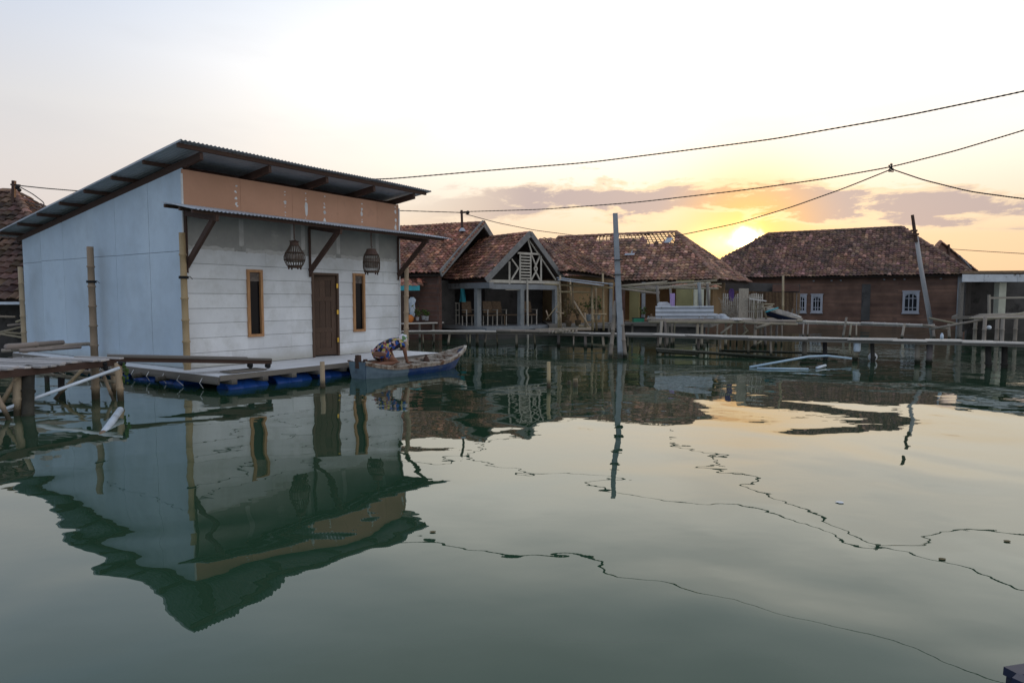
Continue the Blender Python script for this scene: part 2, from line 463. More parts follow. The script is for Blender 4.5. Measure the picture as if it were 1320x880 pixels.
def ridge_cap(mb, a, b, r=.10, seg=.34, palette=1.0):
    a, b = V(a), V(b); d = (b - a); L_ = d.length; d.normalize()
    s = d.cross(Z).normalized(); u = s.cross(d)
    k = max(1, int(L_ / seg))
    for i in range(k):
        p = a.lerp(b, i / k) + s * R.gauss(0, .008); q = a.lerp(b, (i + 1.12) / k)
        g = R.uniform(.6, 1.15) * palette * (1.4 if R.random() < .12 else 1)
        r0 = r * 1.12; rows = []
        for c, rr in ((p, r0 * .86), (p, r0), (q, r * .92)):
            rows.append([c + s * (math.cos(t) * rr) + u * (math.sin(t) * rr * .85 - .02) for t in [PI * m / 6 for m in range(7)]])
        mb.grid(rows, (g, g * R.uniform(.92, 1.08), g))


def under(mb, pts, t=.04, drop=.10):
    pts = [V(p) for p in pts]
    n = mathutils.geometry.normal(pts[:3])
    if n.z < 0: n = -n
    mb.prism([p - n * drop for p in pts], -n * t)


def corrugated(mb, p0, du, dv, wl=.076, amp=.011, tint=(1, 1, 1), nv=6, sag=0.006):
    """sheet from p0 along du (across the waves) and dv (along them)"""
    p0, du, dv = V(p0), V(du), V(dv); n = du.cross(dv).normalized()
    if n.z < 0: n = -n
    L_ = du.length; k = int(L_ / wl) * 6
    rows = []
    for j in range(nv + 1):
        rows.append([p0 + du * (i / k) + dv * (j / nv) + n * (amp * math.sin(2 * PI * i / 6) + sag * math.sin(i * .021 + j * 1.7)) for i in range(k + 1)])
    mb.grid(rows, tint)


# ------------------------------------------------------------------ white floating house
A0 = on_z(242, 475, .27); B0 = on_z(518, 450, .27)
Ud = (B0 - A0).normalized(); Fd = V((Ud.y, -Ud.x, 0)); HAX = (Ud, -Fd, Z)
BASE = .27


def H(u, f, z): return V((A0.x + Ud.x * u + Fd.x * f, A0.y + Ud.y * u + Fd.y * f, z))


def hit_f(px, py, f):
    d = ray(px, py); return C0 + d * (((A0 - C0).dot(Fd) + f) / d.dot(Fd))


HW, HD = 5.52, 7.25
wh = thing('floating_house', 'white floating house with tan upper band and a single-slope corrugated roof', 'house', H(2.7, -3.6, BASE))
TOP = lambda f: 3.90 + f * .128       # wall top along the side, f negative to the back
# core (dark framing behind the boards)
mb = MB()
for u in (.03, HW - .03):
    mb.prism([H(u, -.03, BASE + .01), H(u, -HD, BASE + .01), H(u, -HD, TOP(-HD) - .02), H(u, -.03, TOP(0) - .02)], Ud * (.02 if u < 1 else -.02))
mb.prism([H(.03, -HD + .02, BASE + .01), H(HW - .03, -HD + .02, BASE + .01), H(HW - .03, -HD + .02, 2.9), H(.03, -HD + .02, 2.9)], Fd * .02)
wc = mb.build('wall_core', m_under, wh)
for sgn, u0 in ((-1, 0.0), (1, HW)):
    mb = MB(); cuts = [0, -1.22, -2.55, -3.77, -5.0, -6.2, -HD]
    for a, b in zip(cuts[:-1], cuts[1:]):
        a -= .004; b += .004
        g = R.uniform(.95, 1.03)
        e = Ud * (.024 * (1 if sgn < 0 else -1))
        zs = 2.42 + R.uniform(-.01, .01)
        o = -sgn * R.uniform(0, .004)
        mb.prism([H(u0 + o, a, BASE), H(u0 + o, b, BASE), H(u0 + o, b, zs - .004), H(u0 + o, a, zs - .004)], e, (g, g, g))
        g = R.uniform(.96, 1.03)
        mb.prism([H(u0 + o, a, zs + .004), H(u0 + o, b, zs + .004), H(u0 + o, b, TOP(b)), H(u0 + o, a, TOP(a))], e, (g, g, g))
    mb.build('side_wall', m_side, wh)
# front siding
OPEN = [(1.24, 1.59, .79, 2.13), (2.81, 3.55, .20, 2.12), (3.98, 4.34, .78, 2.14)]
mb = MB(); bh = .276; z = BASE
rows_ = 8
for r in range(rows_):
    z0, z1 = z + r * bh, z + (r + 1) * bh - .006
    segs = [(0.0, HW)]
    subs = []
    zc = [z0, z1]
    # split the board around the openings
    for (a, b, c, d) in OPEN:
        new = []
        for (s0, s1) in segs:
            if c < z1 - .004 and d > z0 + .004 and a < s1 and b > s0:
                if d < z1 - .01: subs.append((a, b, d, z1))
                if c > z0 + .01: subs.append((a, b, z0, c))
                new += [(s0, a), (b, s1)]
            else: new.append((s0, s1))
        segs = new
    fin = []
    for s0, s1 in segs:
        cut = .9 + (r * 1.37) % 2.2
        if s0 + .3 < cut < s1 - .3: fin += [(s0, cut - .002), (cut + .002, s1)]
        elif s0 + .3 < cut + 2.44 < s1 - .3: fin += [(s0, cut + 2.438), (cut + 2.442, s1)]
        else: fin.append((s0, s1))
    for (a, b, c, d) in [(s[0], s[1], z0, z1) for s in fin] + subs:
        g = R.uniform(.95, 1.03); o = R.uniform(-.002, .002)
        # lapped board: lower edge stands proud
        P = [H(a, .012 + o, c), H(b, .012 + o, c), H(b, .0 + o, d), H(a, .0 + o, d)]
        mb.prism(P, -Fd * .014, (g, g, g))
fw = mb.build('front_siding', m_siding, wh)
# raw board zone under the canopy, with filler strips
mb = MB(); z0 = BASE + rows_ * bh; cuts = [0, 1.16, 2.36, 3.58, 4.78, HW]
for a, b in zip(cuts[:-1], cuts[1:]):
    g = R.uniform(.94, 1.04)
    mb.box(H((a + b) / 2, -.008, (z0 + 3.17) / 2), (b - a - .005, .02, 3.17 - z0), HAX, (g, g, g))
rb = mb.build('raw_board', m_raw, wh)
mb = MB()


def blotch(u0, u1, za, zb, f, ru=.02, n=7):
    pts = []
    for i in range(n): pts.append(H(u0 + (u1 - u0) * i / (n - 1), f, za + R.uniform(-ru, ru)))
    for i in range(n): pts.append(H(u1 - (u1 - u0) * i / (n - 1), f, zb + R.uniform(-ru, ru)))
    for i in range(n - 1):
        mb.prism([pts[i], pts[i + 1], pts[2 * n - 2 - i], pts[2 * n - 1 - i]], -Fd * .002)


for u in (1.16, 2.36, 2.62, 3.58, 4.78): blotch(u - .05, u + .05, z0 + .10, 3.12, .004, .02, 3)
for a, b in ((.08, 1.0), (1.25, 2.2), (2.75, 3.5), (3.65, 4.7), (4.85, 5.4)): blotch(a, b, z0 - .02, z0 + .05, .0045, .022, 16)
mb.build('filler_strip', m_raw and M('filler_grey', (.56, .55, .53), (.46, .45, .43), rough=.9, scale=6), wh)
# tan band
mb = MB()
for a, b in zip(cuts[:-1], cuts[1:]):
    g = R.uniform(.96, 1.03)
    mb.box(H((a + b) / 2, -.004, (3.17 + 3.88) / 2), (b - a - .004, .026, .71), HAX, (g, g, g))
mb.build('tan_band', m_tan, wh)
mb = MB()
for px, spots in ((303, ((.42, .02), (.29, .03), (.17, .02))), (367, ((.5, .012), (.36, .03), (.14, .015))), (395, ((.28, .17),)), (418, ((.36, .03), (.25, .05), (.06, .07))), (466, ((.45, .03), (.33, .06), (.15, .02))), (509, ((.5, .05), (.3, .05), (.12, .08)))):
    u = (hit_f(px, 270, 0) - A0).dot(Ud)
    spots = list(spots) + [(R.uniform(.02, .62), R.uniform(.008, .02)) for _ in range(6)]
    for dz, r in spots:
        u_ = u; u = u_ + R.uniform(-.012, .012)
        n = 9; w = min(r, .035) + .008
        pts = [H(u + w * math.cos(2 * PI * i / n) * R.uniform(.55, 1.1), .0095, 3.2 + dz + r * math.sin(2 * PI * i / n) * R.uniform(.7, 1.15)) for i in range(n)]
        mb.prism(pts, -Fd * .004)
mb.build('paint_flake', m_filler, wh)
# corner strip
for u in (-.006, HW + .006): mb = MB(); mb.box(H(u, .012, 2.05), (.03, .03, 3.5), HAX); mb.build('corner_trim', m_siding, wh)
# windows
for (a, b, c, d) in (OPEN[0], OPEN[2]):
    mb = MB(); u = (a + b) / 2; zz = (c + d) / 2; t = .055
    mb.box(H(a + t / 2, .0, zz), (t, .09, d - c), HAX); mb.box(H(b - t / 2, .0, zz), (t, .09, d - c), HAX)
    mb.box(H(u, .001, d - t / 2), (b - a - 2 * t, .086, t), HAX); mb.box(H(u, .001, c + t / 2), (b - a - 2 * t, .086, t), HAX)
    w = mb.build('window', m_frame, wh)
    mb = MB(); s = .018; ia, ib, ic, idd = a + t, b - t, c + t, d - t
    mb.box(H(u, -.015, zz), (ib - ia, .008, idd - ic), HAX); mb.build('pane', m_glass, w)
    mb = MB(); mb.box(H(u, -.006, idd - .09), (ib - ia, .006, .17), HAX); mb.build('curtain', m_cagecloth, w)
# dark interior box behind door
mb = MB()
mb.box(H(3.18, -1.3, 1.2), (1.6, .03, 1.9), HAX); mb.box(H(2.4, -.66, 1.2), (.03, 1.25, 1.9), HAX); mb.box(H(3.96, -.66, 1.2), (.03, 1.25, 1.9), HAX)
mb.box(H(3.18, -.66, 2.2), (1.62, 1.28, .03), HAX)
mb.build('inner_room', m_under, wh)
a, b, c, d = OPEN[1]
mb = MB()
for u in (a + .025, b - .025): mb.box(H(u, -.02, (BASE + d) / 2), (.05, .11, d - BASE), HAX, along=2)
mb.box(H((a + b) / 2, -.02, d - .025), (b - a - .10, .108, .05), HAX, along=0)
dr = mb.build('door', m_door, wh)
# leaf hung on the right jamb, slightly open inward: stiles, rails, panels
hinge = V((b - .055, 0)); ang = math.radians(14)
lx = Ud * -math.cos(ang) - Fd * math.sin(ang); ly = Fd * math.cos(ang) - Ud * math.sin(ang)
mb = MB(); hp = H(b - .055, -.03, 0); lw_ = b - a - .12


def leaf_box(x0, x1, za, zb, t=.04, off=0, al=2, tint=(1, 1, 1)):
    mb.box(hp + lx * ((x0 + x1) / 2) + ly * off + Z * ((za + zb) / 2), (x1 - x0, t, zb - za), (lx, ly, Z), tint, along=al)


zb_, zt_ = BASE + .02, d - .06
leaf_box(0, .11, zb_, zt_); leaf_box(lw_ - .10, lw_, zb_, zt_)
for za, zh in ((zb_, .16), (.80, .10), (1.5, .09), (zt_ - .1, .1)): leaf_box(.11, lw_ - .10, za, za + zh, .038, 0, 0)
for za, z2 in ((zb_ + .16, .80), (.90, 1.5), (1.59, zt_ - .1)):
    k = 3; w = (lw_ - .21) / k
    for i in range(k):
        g = R.uniform(.75, 1.25); leaf_box(.11 + i * w + .003, .11 + (i + 1) * w - .003, za, z2, .02, -.004, 2, (g, g, g))
lf = mb.build('leaf', m_door, dr)
for zz in (.62, 1.25, 1.84):
    mb = MB(); mb.box(H(b - .052, .040, zz), (.05, .008, .10), HAX); mb.build('hinge', m_brass, dr)
mb = MB(); mb.beam(hp + lx * (lw_ - .05) + ly * .03 + Z * 1.17, hp + lx * (lw_ - .05) + ly * .07 + Z * 1.17, .02, .12); mb.build('handle', m_rubber, dr)
# main roof
SL = .128; RZ = 4.22
roof = MB()
corrugated(roof, H(-.42, .75, RZ), Ud * 6.35, -Fd * 8.8 - Z * (8.8 * SL), nv=8)
rf = roof.build('roof', m_zinc, wh, True)
mb = MB()
for f in (.62, -.55, -1.75, -2.9, -4.05, -5.2, -6.3, -7.4):
    z = RZ + (f - .75) * SL - .055
    mb.beam(H(-.40, f, z), H(5.85, f, z), .05, .07)
mb.build('purlin', m_dark, rf)
for u in (.04, 1.42, 2.80, 4.14, 5.46):
    mb = MB(); f0, f1 = .60, -7.6
    mb.beam(H(u, f0, RZ + (f0 - .75) * SL - .155), H(u, f1, RZ + (f1 - .75) * SL - .155), .06, .13)
    mb.build('rafter', m_dark, rf)
mb = MB()
for u in (-.41, 5.92): mb.beam(H(u, .74, RZ - .012), H(u, -8.0, RZ - .012 - 8.74 * SL), .012, .03)
mb.build('verge_trim', m_zinc_dull, rf)
# canopy
CZ0, CZ1 = 3.24, 3.045
mb = MB(); corrugated(mb, H(-.40, .02, CZ0), Ud * 6.7, Fd * 1.08 + Z * (CZ1 - CZ0), nv=3, amp=.012)
cn = mb.build('canopy', m_zinc_dull, wh, True)
mb = MB()
for f in (.1, .58, .97):
    z = CZ0 + (CZ1 - CZ0) * f / 1.08 - .045
    mb.beam(H(-.38, f, z), H(6.1, f, z), .05, .06)
mb.build('purlin', m_dark, cn)
for u in (.03, 2.77, 5.47):
    mb = MB()
    mb.beam(H(u, .02, 2.14), H(u, .92, 2.92), .06, .10)
    mb.beam(H(u, .03, 3.10), H(u, 1.04, 2.93), .055, .10)
    mb.beam(H(u, .03, 2.02), H(u, .03, 3.05), .05, .04)
    mb.build('bracket', m_dark, cn)

# ------------------------------------------------------------------ floating platform: deck, joists, drums
fp = thing('floating_platform', 'timber porch deck on blue plastic drums under the white house', 'platform', H(2.7, .7, 0))
mb = MB()
mb.box(H(2.55, -2.85, BASE - .035), (5.7, 8.75, .05), HAX)
fdk = mb.build('deck', M('pale_deck_board', (.80, .80, .82), (.66, .66, .68), rough=.6, scale=2, c3=(.5, .49, .47), s3=2, t3=.66, w3=.1, spec=.5), fp)
mb = MB(); mb.box(H(2.55, 1.535, BASE - .045), (5.72, .03, .09), HAX, along=0); mb.box(H(-.31, -2.85, BASE - .09), (.03, 8.7, .13), HAX, along=1)
mb.build('rim_board', m_grey, fp)
for i in range(10):
    u = -.1 + i * .60; g = R.uniform(.7, 1.0)
    mb = MB(); mb.box(H(u, .44, BASE - .12), (.10, 2.36, .08), HAX, (g, g, g), along=1); mb.build('joist', m_grey, fp)
for i in range(9):
    f = -7 + i * .85
    mb = MB(); mb.box(H(-.36, f, BASE - .155), (.22, .08, .09), HAX); mb.build('joist', m_grey, fp)


def drum(c, axis, r=.235, L_=.80):
    axis = axis.normalized(); s = axis.cross(Z).normalized()
    prof = [(0.0, -L_ / 2 + .02), (r * .86, -L_ / 2 + .02), (r * .9, -L_ / 2), (r, -L_ / 2 + .03), (r, -.16), (r * 1.03, -.15), (r * 1.03, -.12), (r, -.11), (r, .11), (r * 1.03, .12), (r * 1.03, .15), (r, .16), (r, L_ / 2 - .03), (r * .9, L_ / 2), (r * .86, L_ / 2 - .02), (0, L_ / 2 - .02)]
    m_ = MB(); m_.lathe(c, prof, 20, (s, s.cross(axis) * -1, axis))
    o = m_.build('drum', m_drum, fp, True)
    k = MB(); e = c + axis * (L_ / 2 - .02) + s * 0 + Z * (r * .45)
    k.lathe(e, [(.035, -.01), (.035, .03), (.0, .032)], 10, (s, s.cross(axis) * -1, axis)); k.build('bung', m_white_pl, o)


for i in range(6):
    drum(H(.32 + i * .96, 1.22, -.105), Ud)
for i in range(7):
    drum(H(-.02, -.2 - i * .98, -.09), -Fd)
for i in range(4):
    drum(H(5.1, -.6 - i * 1.9, -.015), Ud)
mb = MB()
for i in range(14):
    a_ = H(-.33, -6.6 + i * .58 + R.uniform(-.1, .1), .20); mb.tube([a_, a_ - Z * .08 - Ud * .05, a_ - Z * .18 + Ud * .02 + Fd * R.uniform(-.1, .1)], .006, 5)
mb.build('lashing', m_white_pl, fp)

# ------------------------------------------------------------------ posts about the house
def post(p0, p1, r, label, mat=m_bam, name='bamboo_post', tie=None, group='bamboo mooring posts round the white house'):
    t = thing(name, label, 'post', V((p0[0], p0[1], min(p0[2], p1[2]))), group)
    mb = MB(); mb.bamboo(p0, p1, r, .004); mb.build('stem', mat, t, True)
    if tie is not None:
        c = V(p0).lerp(V(p1), tie); mb = MB()
        for k in range(3):
            mb.tube([c + V((math.cos(a) * r * 1.25, math.sin(a) * r * 1.25, k * .016)) for a in [2 * PI * i / 10 for i in range(11)]], .009, 5, caps=False)
        mb.tube([c + V((r, -r, .01)), c + V((r * 2.6, -r * 1.5, .03)), c + V((r * 3, -r, -.02))], .007, 5)
        mb.build('tie', m_rubber, t)
    return t


p = hit_f(236, 300, .10); q = on_z(233, 480, -.25) * 0 + H((p - A0).dot(Ud) - .0, .10, -.4)
post(q, V((q.x - .02, q.y, p.z)), .062, 'tall bamboo post tied with black cord at the near corner of the white house', tie=.74)
def hit_u(px, py, u):
    d = ray(px, py); return C0 + d * (((A0 - C0).dot(Ud) + u) / d.dot(Ud))
p = hit_u(116, 318, -.20); post(V((p.x, p.y, BASE - .1)), p, .07, 'bamboo post tied with cord halfway along the blue-white side wall', tie=.7)
p = hit_u(26, 344, -.25); post(V((p.x + .02, p.y, -.4)), p, .055, 'bamboo post at the far back corner of the side wall')
p = hit_f(524, 340, .25); post(V((p.x - .05, p.y, -.4)), p, .06, 'pale bamboo post behind the boat at the far end of the front wall')
p = on_z(416, 500, 0); post(V((p.x, p.y, -.4)), V((p.x, p.y, .46)), .045, 'short bamboo stake in the water in front of the brown door')

# ------------------------------------------------------------------ bird cages
def cage(px, ptop, pbot, round_, label):
    top = hit_f(px, ptop, .96); bot = hit_f(px, pbot, .96); h = top.z - bot.z; c = V((bot.x, bot.y, bot.z))
    t = thing('bird_cage', label, 'bird cage', c, 'bird cages hanging under the canopy')
    r = h * (.40 if round_ else .34)
    if round_: prof = [(.62, .02), (.80, .12), (.98, .30), (1.0, .42), (.86, .58), (.60, .74), (.42, .88), (.36, 1.0)]
    else: prof = [(.86, .04), (1.0, .2), (1.02, .45), (.98, .62), (.86, .76), (.64, .88), (.50, .94)]
    mb = MB()
    for k in range(22):
        a = 2 * PI * k / 22
        mb.tube([c + V((math.cos(a) * r * q[0], math.sin(a) * r * q[0], h * q[1])) for q in prof], .006, 5)
    mb.build('bars', m_cage, t)
    mb = MB()
    for q in ((prof[0], prof[2], prof[4], prof[-1])):
        mb.tube([c + V((math.cos(a) * r * q[0], math.sin(a) * r * q[0], h * q[1])) for a in [2 * PI * i / 20 for i in range(21)]], .011, 5, caps=False)
    mb.build('hoop', m_cage, t)
    mb = MB(); mb.lathe(c, [(0, h * .05), (r * prof[0][0], h * .05), (r * prof[0][0], h * .09), (0, h * .09)], 16)
    bs = mb.build('tray', m_dark, t)
    mb = MB()
    for k in range(4):
        a = PI / 4 + k * PI / 2; e = c + V((math.cos(a), math.sin(a), 0)) * (r * prof[0][0])
        mb.beam(e + Z * (h * .10), e - Z * (.035), .025, .025)
    mb.build('foot', m_dark, bs)
    mb = MB()
    if round_: mb.lathe(c, [(r * .44, h * .86), (r * .40, h * 1.0), (r * .52, h * 1.03), (r * .10, h * 1.07), (0.0, h * 1.07)], 16)
    else: mb.lathe(c, [(r * .90, h * .74), (r * .62, h * .93), (r * .56, h * 1.0), (r * .15, h * 1.02), (0, h * 1.02)], 16)
    mb.build('lid', m_dark, t)
    mb = MB()
    q0, q1 = (.22, .50) if round_ else (.22, .62)
    rows = [[c + V((math.cos(a) * r * .93 * w, math.sin(a) * r * .93 * w, h * z_)) for a in [2 * PI * i / 18 + (R.random() * .05) for i in range(18)]] for w, z_ in ((.80, q0), (.95, (q0 + q1) / 2), (.92, q1))]
    mb.grid(rows, (1, 1, 1), True); mb.build('cover', m_cagecloth, t)
    mb = MB(); mb.box(c + Z * h * .3, (r * 1.7, .012, .012)); mb.build('perch', m_bam, t)
    mb = MB(); z1 = CZ1 - .03
    mb.tube([V((c.x, c.y, z1)), V((c.x, c.y, c.z + h * 1.12)), V((c.x + .02, c.y, c.z + h * 1.09)), V((c.x, c.y, c.z + h * 1.05))], .012, 6)
    mb.build('hook', m_dark, t)


cage(380, 312, 345, True, 'round-bellied bird cage with narrow neck hanging left of the door')
cage(479, 321, 352, False, 'barrel-shaped dark bird cage hanging above the right-hand window')

# ------------------------------------------------------------------ boats
def boat(name, label, P, L_, beam, sheer, hullmat, trimmat, stern_cut, segs=22, seats=(), keel=-.16, group='wooden boats', rake=.3, inmat=None):
    """P(x, y, z): x 0..L along, y across, z up"""
    t = thing(name, label, 'boat', P(L_ / 2, 0, 0), group)

    def hb(s):   # half beam along length
        a = min(1, (s / .32)) ; b = min(1, (1 - s) / .42)
        return beam / 2 * max(.03, (stern_cut + (1 - stern_cut) * math.sin(a * PI / 2)) * (math.sin(b * PI / 2) ** .8))
    outer = []; inner = []
    for i in range(segs + 1):
        s = i / segs; w = hb(s); zt = sheer(s); k = keel + (zt - keel) * (.55 * max(0, (s - .8) / .2) ** 2)
        xo = lambda q: s * L_ + (q * rake * max(0, (s - .6) / .4)) - q * .05 * max(0, (.2 - s) / .2)
        o = []; n_ = []
        for j in range(13):
            y = (j / 6 - 1)
            a = abs(y); zz = k + (zt - k) * (a ** 2.4); ww = w * (1 - (1 - a) ** 1.7) * (1 if y >= 0 else -1)
            q = (zz - k) / max(.01, zt - k)
            o.append(P(xo(q), ww, zz)); n_.append(P(xo(q), ww * .93, zz + .018 * (1 - a) + .0))
        outer.append(o); inner.append(n_)
    mb = MB(); mb.grid(outer)
    for rr in (outer[0], outer[-1]): mb.face(rr)
    h = mb.build('hull', hullmat, t)
    mb = MB(); mb.grid([r[::-1] for r in inner]); mb.build('inner_planking', inmat or trimmat, t)
    mb = MB()
    for side in (0, 12):
        for i in range(segs):
            a, b = outer[i][side], outer[i + 1][side]
            g = R.uniform(.75, 1.1)
            mb.beam(a + Z * .008, b + Z * .008, .055, .03, tint=(g, g, g))
            mb.beam(a - Z * .035, b - Z * .035, .035, .05, tint=(g * .8, g * .75, g * .7))
    mb.build('gunwale', trimmat, t)
    for s, wd in seats:
        w = hb(s) * .97; z = sheer(s) - .03
        mb = MB(); mb.prism([P(s * L_ - wd / 2, -w, z), P(s * L_ + wd / 2, -hb(s + wd / L_) * .97, z), P(s * L_ + wd / 2, hb(s + wd / L_) * .97, z), P(s * L_ - wd / 2, w, z)], V((0, 0, .025)))
        mb.build('thwart', trimmat, t)
    return t, outer, hb


B0u, B0f, BL = 2.27, 2.06, 2.84
Bt = lambda x, y, z: H(B0u + x, B0f + x * .045 + y, z)


def sheerA(s): return .20 + .13 * max(0, 1 - s / .22) ** 1.5 + .25 * max(0, (s - .62) / .38) ** 1.7


bt, bo, hb_ = boat('wooden_boat', 'small worn blue rowing boat alongside the porch with a person kneeling in it', Bt, BL, .86, sheerA, m_hull, m_worn, .55, seats=((.60, .14), (.74, .12), (.85, .10), (.93, .07)))
mb = MB()
for i in range(8):                       # fore deck boards under the kneeling person
    s0 = .03 + i * .058; w0, w1 = hb_(s0) * .9, hb_(s0 + .055) * .9; g = R.uniform(.7, 1.1)
    z0, z1 = sheerA(s0) - .04, sheerA(s0 + .055) - .04
    mb.prism([Bt(s0 * BL, -w0, z0), Bt((s0 + .055) * BL, -w1, z1), Bt((s0 + .055) * BL, w1, z1), Bt(s0 * BL, w0, z0)], V((0, 0, .02)), (g, g, g))
mb.build('end_deck', m_worn, bt)
mb = MB(); mb.box(Bt(-.02, .0, .33), (.07, .10, .26), HAX); mb.box(Bt(.05, .12, .30), (.06, .06, .16), HAX); mb.box(Bt(.05, -.12, .30), (.06, .06, .16), HAX)
mb.build('mooring_stem', m_dark, bt)
mb = MB()
rows = []
for i in range(8):
    rows.append([p + (Fd * .006) for p in bo[i][8:13]])
mb.grid(rows); mb.face([p - Ud * .005 for p in bo[0]])
mb.build('grey_paint_patch', m_hullgrey, bt)
mb = MB(); mb.lathe(Bt(1.9, -.05, .10), [(0, 0), (.07, 0), (.075, .1), (.05, .17), (.025, .2), (.025, .24), (0, .24)], 12)
mb.single('plastic_jug', m_dark, 'small dark jug standing in the middle of the rowing boat', 'jug', smooth=True)

# dark boat end at the lower right corner
nb0 = V((1.865, 2.19, 0)); nd = V((.86, -.28, 0)).normalized(); ns = V((-nd.y, nd.x, 0))
Nt = lambda x, y, z: nb0 + nd * (2.6 - x) - nd * .0 + ns * y + Z * z
nbt, no, nhb = boat('moored_boat', 'dark navy boat tip poking in at the bottom right corner of the picture', Nt, 2.6, .9, lambda s: .15 + .06 * max(0, (s - .6) / .4) ** 1.6, m_navy, m_navy, .6, seats=((.35, .2), (.6, .2)), group='wooden boats', rake=.1)
mb = MB()
mb.prism([Nt(2.05, -.20, .185), Nt(2.5, -.05, .20), Nt(2.5, .05, .20), Nt(2.05, .20, .185)], V((0, 0, .03)))
mb.build('bow_deck', m_navy, nbt)

# ------------------------------------------------------------------ person
def skin_mesh(name, chains, mat, parent=None, levels=2, world=None):
    verts = []; edges = []; rad = []; idx = {}
    for ch in chains:
        prev = None
        for p in ch:
            key = tuple(round(c, 4) for c in p[:3])
            if key not in idx:
                idx[key] = len(verts); verts.append(V(p[:3])); rad.append(p[3] if len(p) == 4 else p[3:5])
            if prev is not None: edges.append((prev, idx[key]))
            prev = idx[key]
    me = bpy.data.meshes.new(name + '_base'); me.from_pydata(verts, edges, [])
    o = bpy.data.objects.new(name + '_base', me); COL.objects.link(o)
    md = o.modifiers.new('s', 'SKIN'); md.use_smooth_shade = True
    sv = me.skin_vertices[0].data
    for i, r in enumerate(rad):
        sv[i].radius = (r, r) if not hasattr(r, '__len__') else r
    sv[0].use_root = True
    o.modifiers.new('b', 'SUBSURF').render_levels = levels; o.modifiers['b'].levels = levels
    dg = bpy.context.evaluated_depsgraph_get()
    ev = o.evaluated_get(dg)
    m2 = bpy.data.meshes.new_from_object(ev)
    bpy.data.objects.remove(o)
    mb = MB(); mb.v = [world(v.co) for v in m2.vertices]
    flip = True
    mb.f = [tuple(p.vertices) for p in m2.polygons]; mb.t = [(1, 1, 1)] * len(mb.f); mb.uv = [None] * len(mb.f)
    return mb.build(name, mat, parent, True)


# local frame: x along the boat towards the bow, y towards the porch, z up from the boards
pc = hit_f(490, 462, 1.98); pu = (pc - A0).dot(Ud)
PZ = .185
pw_ = lambda p: H(pu + p[0], 1.98 - p[1], PZ + p[2])
ps = thing('person', 'person in a floral dress and white floral headscarf kneeling bent forward in the boat', 'person', pw_((0, 0, 0)))
body = [[(-.02, 0, .30, .125), (.14, 0, .37, .115), (.32, 0, .435, .125), (.46, 0, .465, .095), (.54, 0, .475, .052), (.615, -.005, .485, .085), (.67, -.01, .475, .09)]]
for sgn in (-1, 1):
    y = sgn * .11
    body.append([(-.02, 0, .30, .125), (.02, y, .26, .095), (.20, y * 1.25, .13, .072), (.32, y * 1.3, .075, .056), (.16, y * 1.25, .055, .052), (-.10, y * 1.1, .055, .044), (-.24, y * 1.1, .05, .034), (-.36, y * 1.1, .03, .024)])
    y = sgn * .17
    body.append([(.46, 0, .465, .095), (.48, y, .42, .052), (.50, y * 1.25, .27, .042), (.56, y * 1.1, .13, .032), (.60, y * 1.05, .05, .026), (.64, y, .02, .022)])
    hand = (.64, y, .02)
    for k, (dy, ln) in enumerate(((-.027, .055), (-.009, .066), (.009, .062), (.027, .048))):
        body.append([(*hand, .022), (.665, y + dy * .8, .018, .0095), (.665 + ln * .55, y + dy * 1.1, .024, .008), (.665 + ln, y + dy * 1.15, .012, .0065)])
    body.append([(*hand, .022), (.64, y - sgn * .03, .018, .0095), (.672, y - sgn * .045, .012, .007)])
bd = skin_mesh('body', body, m_skin, ps, 2, pw_)
dress = [[(-.03, 0, .29, .145), (.08, 0, .345, .142), (.22, 0, .40, .138), (.36, 0, .45, .142), (.47, 0, .468, .105)]]
for sgn in (-1, 1):
    dress.append([(-.03, 0, .29, .145), (.03, sgn * .11, .25, .115), (.16, sgn * .135, .17, .098)])
    dress.append([(.36, 0, .45, .142), (.47, sgn * .165, .425, .075), (.49, sgn * .20, .32, .064)])
skin_mesh('dress', dress, m_dress, ps, 2, pw_)
mb = MB()
hc = pw_((.64, -.005, .515))
rows = []
for i in range(9):
    p = PI * (.02 + .62 * i / 8)
    rows.append([hc + (Ud * (math.cos(2 * PI * k / 18) * 1.08) + Fd * math.sin(2 * PI * k / 18)) * (math.sin(p) * .112) + (Z * math.cos(p) + Ud * .0) * .118 + Ud * (.02 * math.cos(p)) for k in range(18)])
mb.grid(rows, (1, 1, 1), True); mb.cap([i for i in range(18)])
# tail of the scarf on the neck
mb.grid([[pw_((.54 + .02 * j, y, .555 - .05 * i - .02 * abs(y) * 10)) for y in (-.07, -.035, 0, .035, .07)] for i, j in ((0, 1), (1, -1), (2, -3))])
mb.build('headscarf', m_scarf, ps, True)
mb = MB(); fc = pw_((.725, -.005, .455))
mb.ball(fc, .017, 6); mb.build('nose', m_skin, ps, True)
for sgn in (-1, 1):
    mb = MB(); mb.ball(pw_((.712, sgn * .032, .48)), .012, 6); mb.build('eye', m_rubber, ps, True)
mb = MB(); mb.tube([pw_((.710, -.025, .417)), pw_((.720, 0, .415)), pw_((.710, .02, .417))], .007, 5); mb.build('mouth', m_dress, ps)

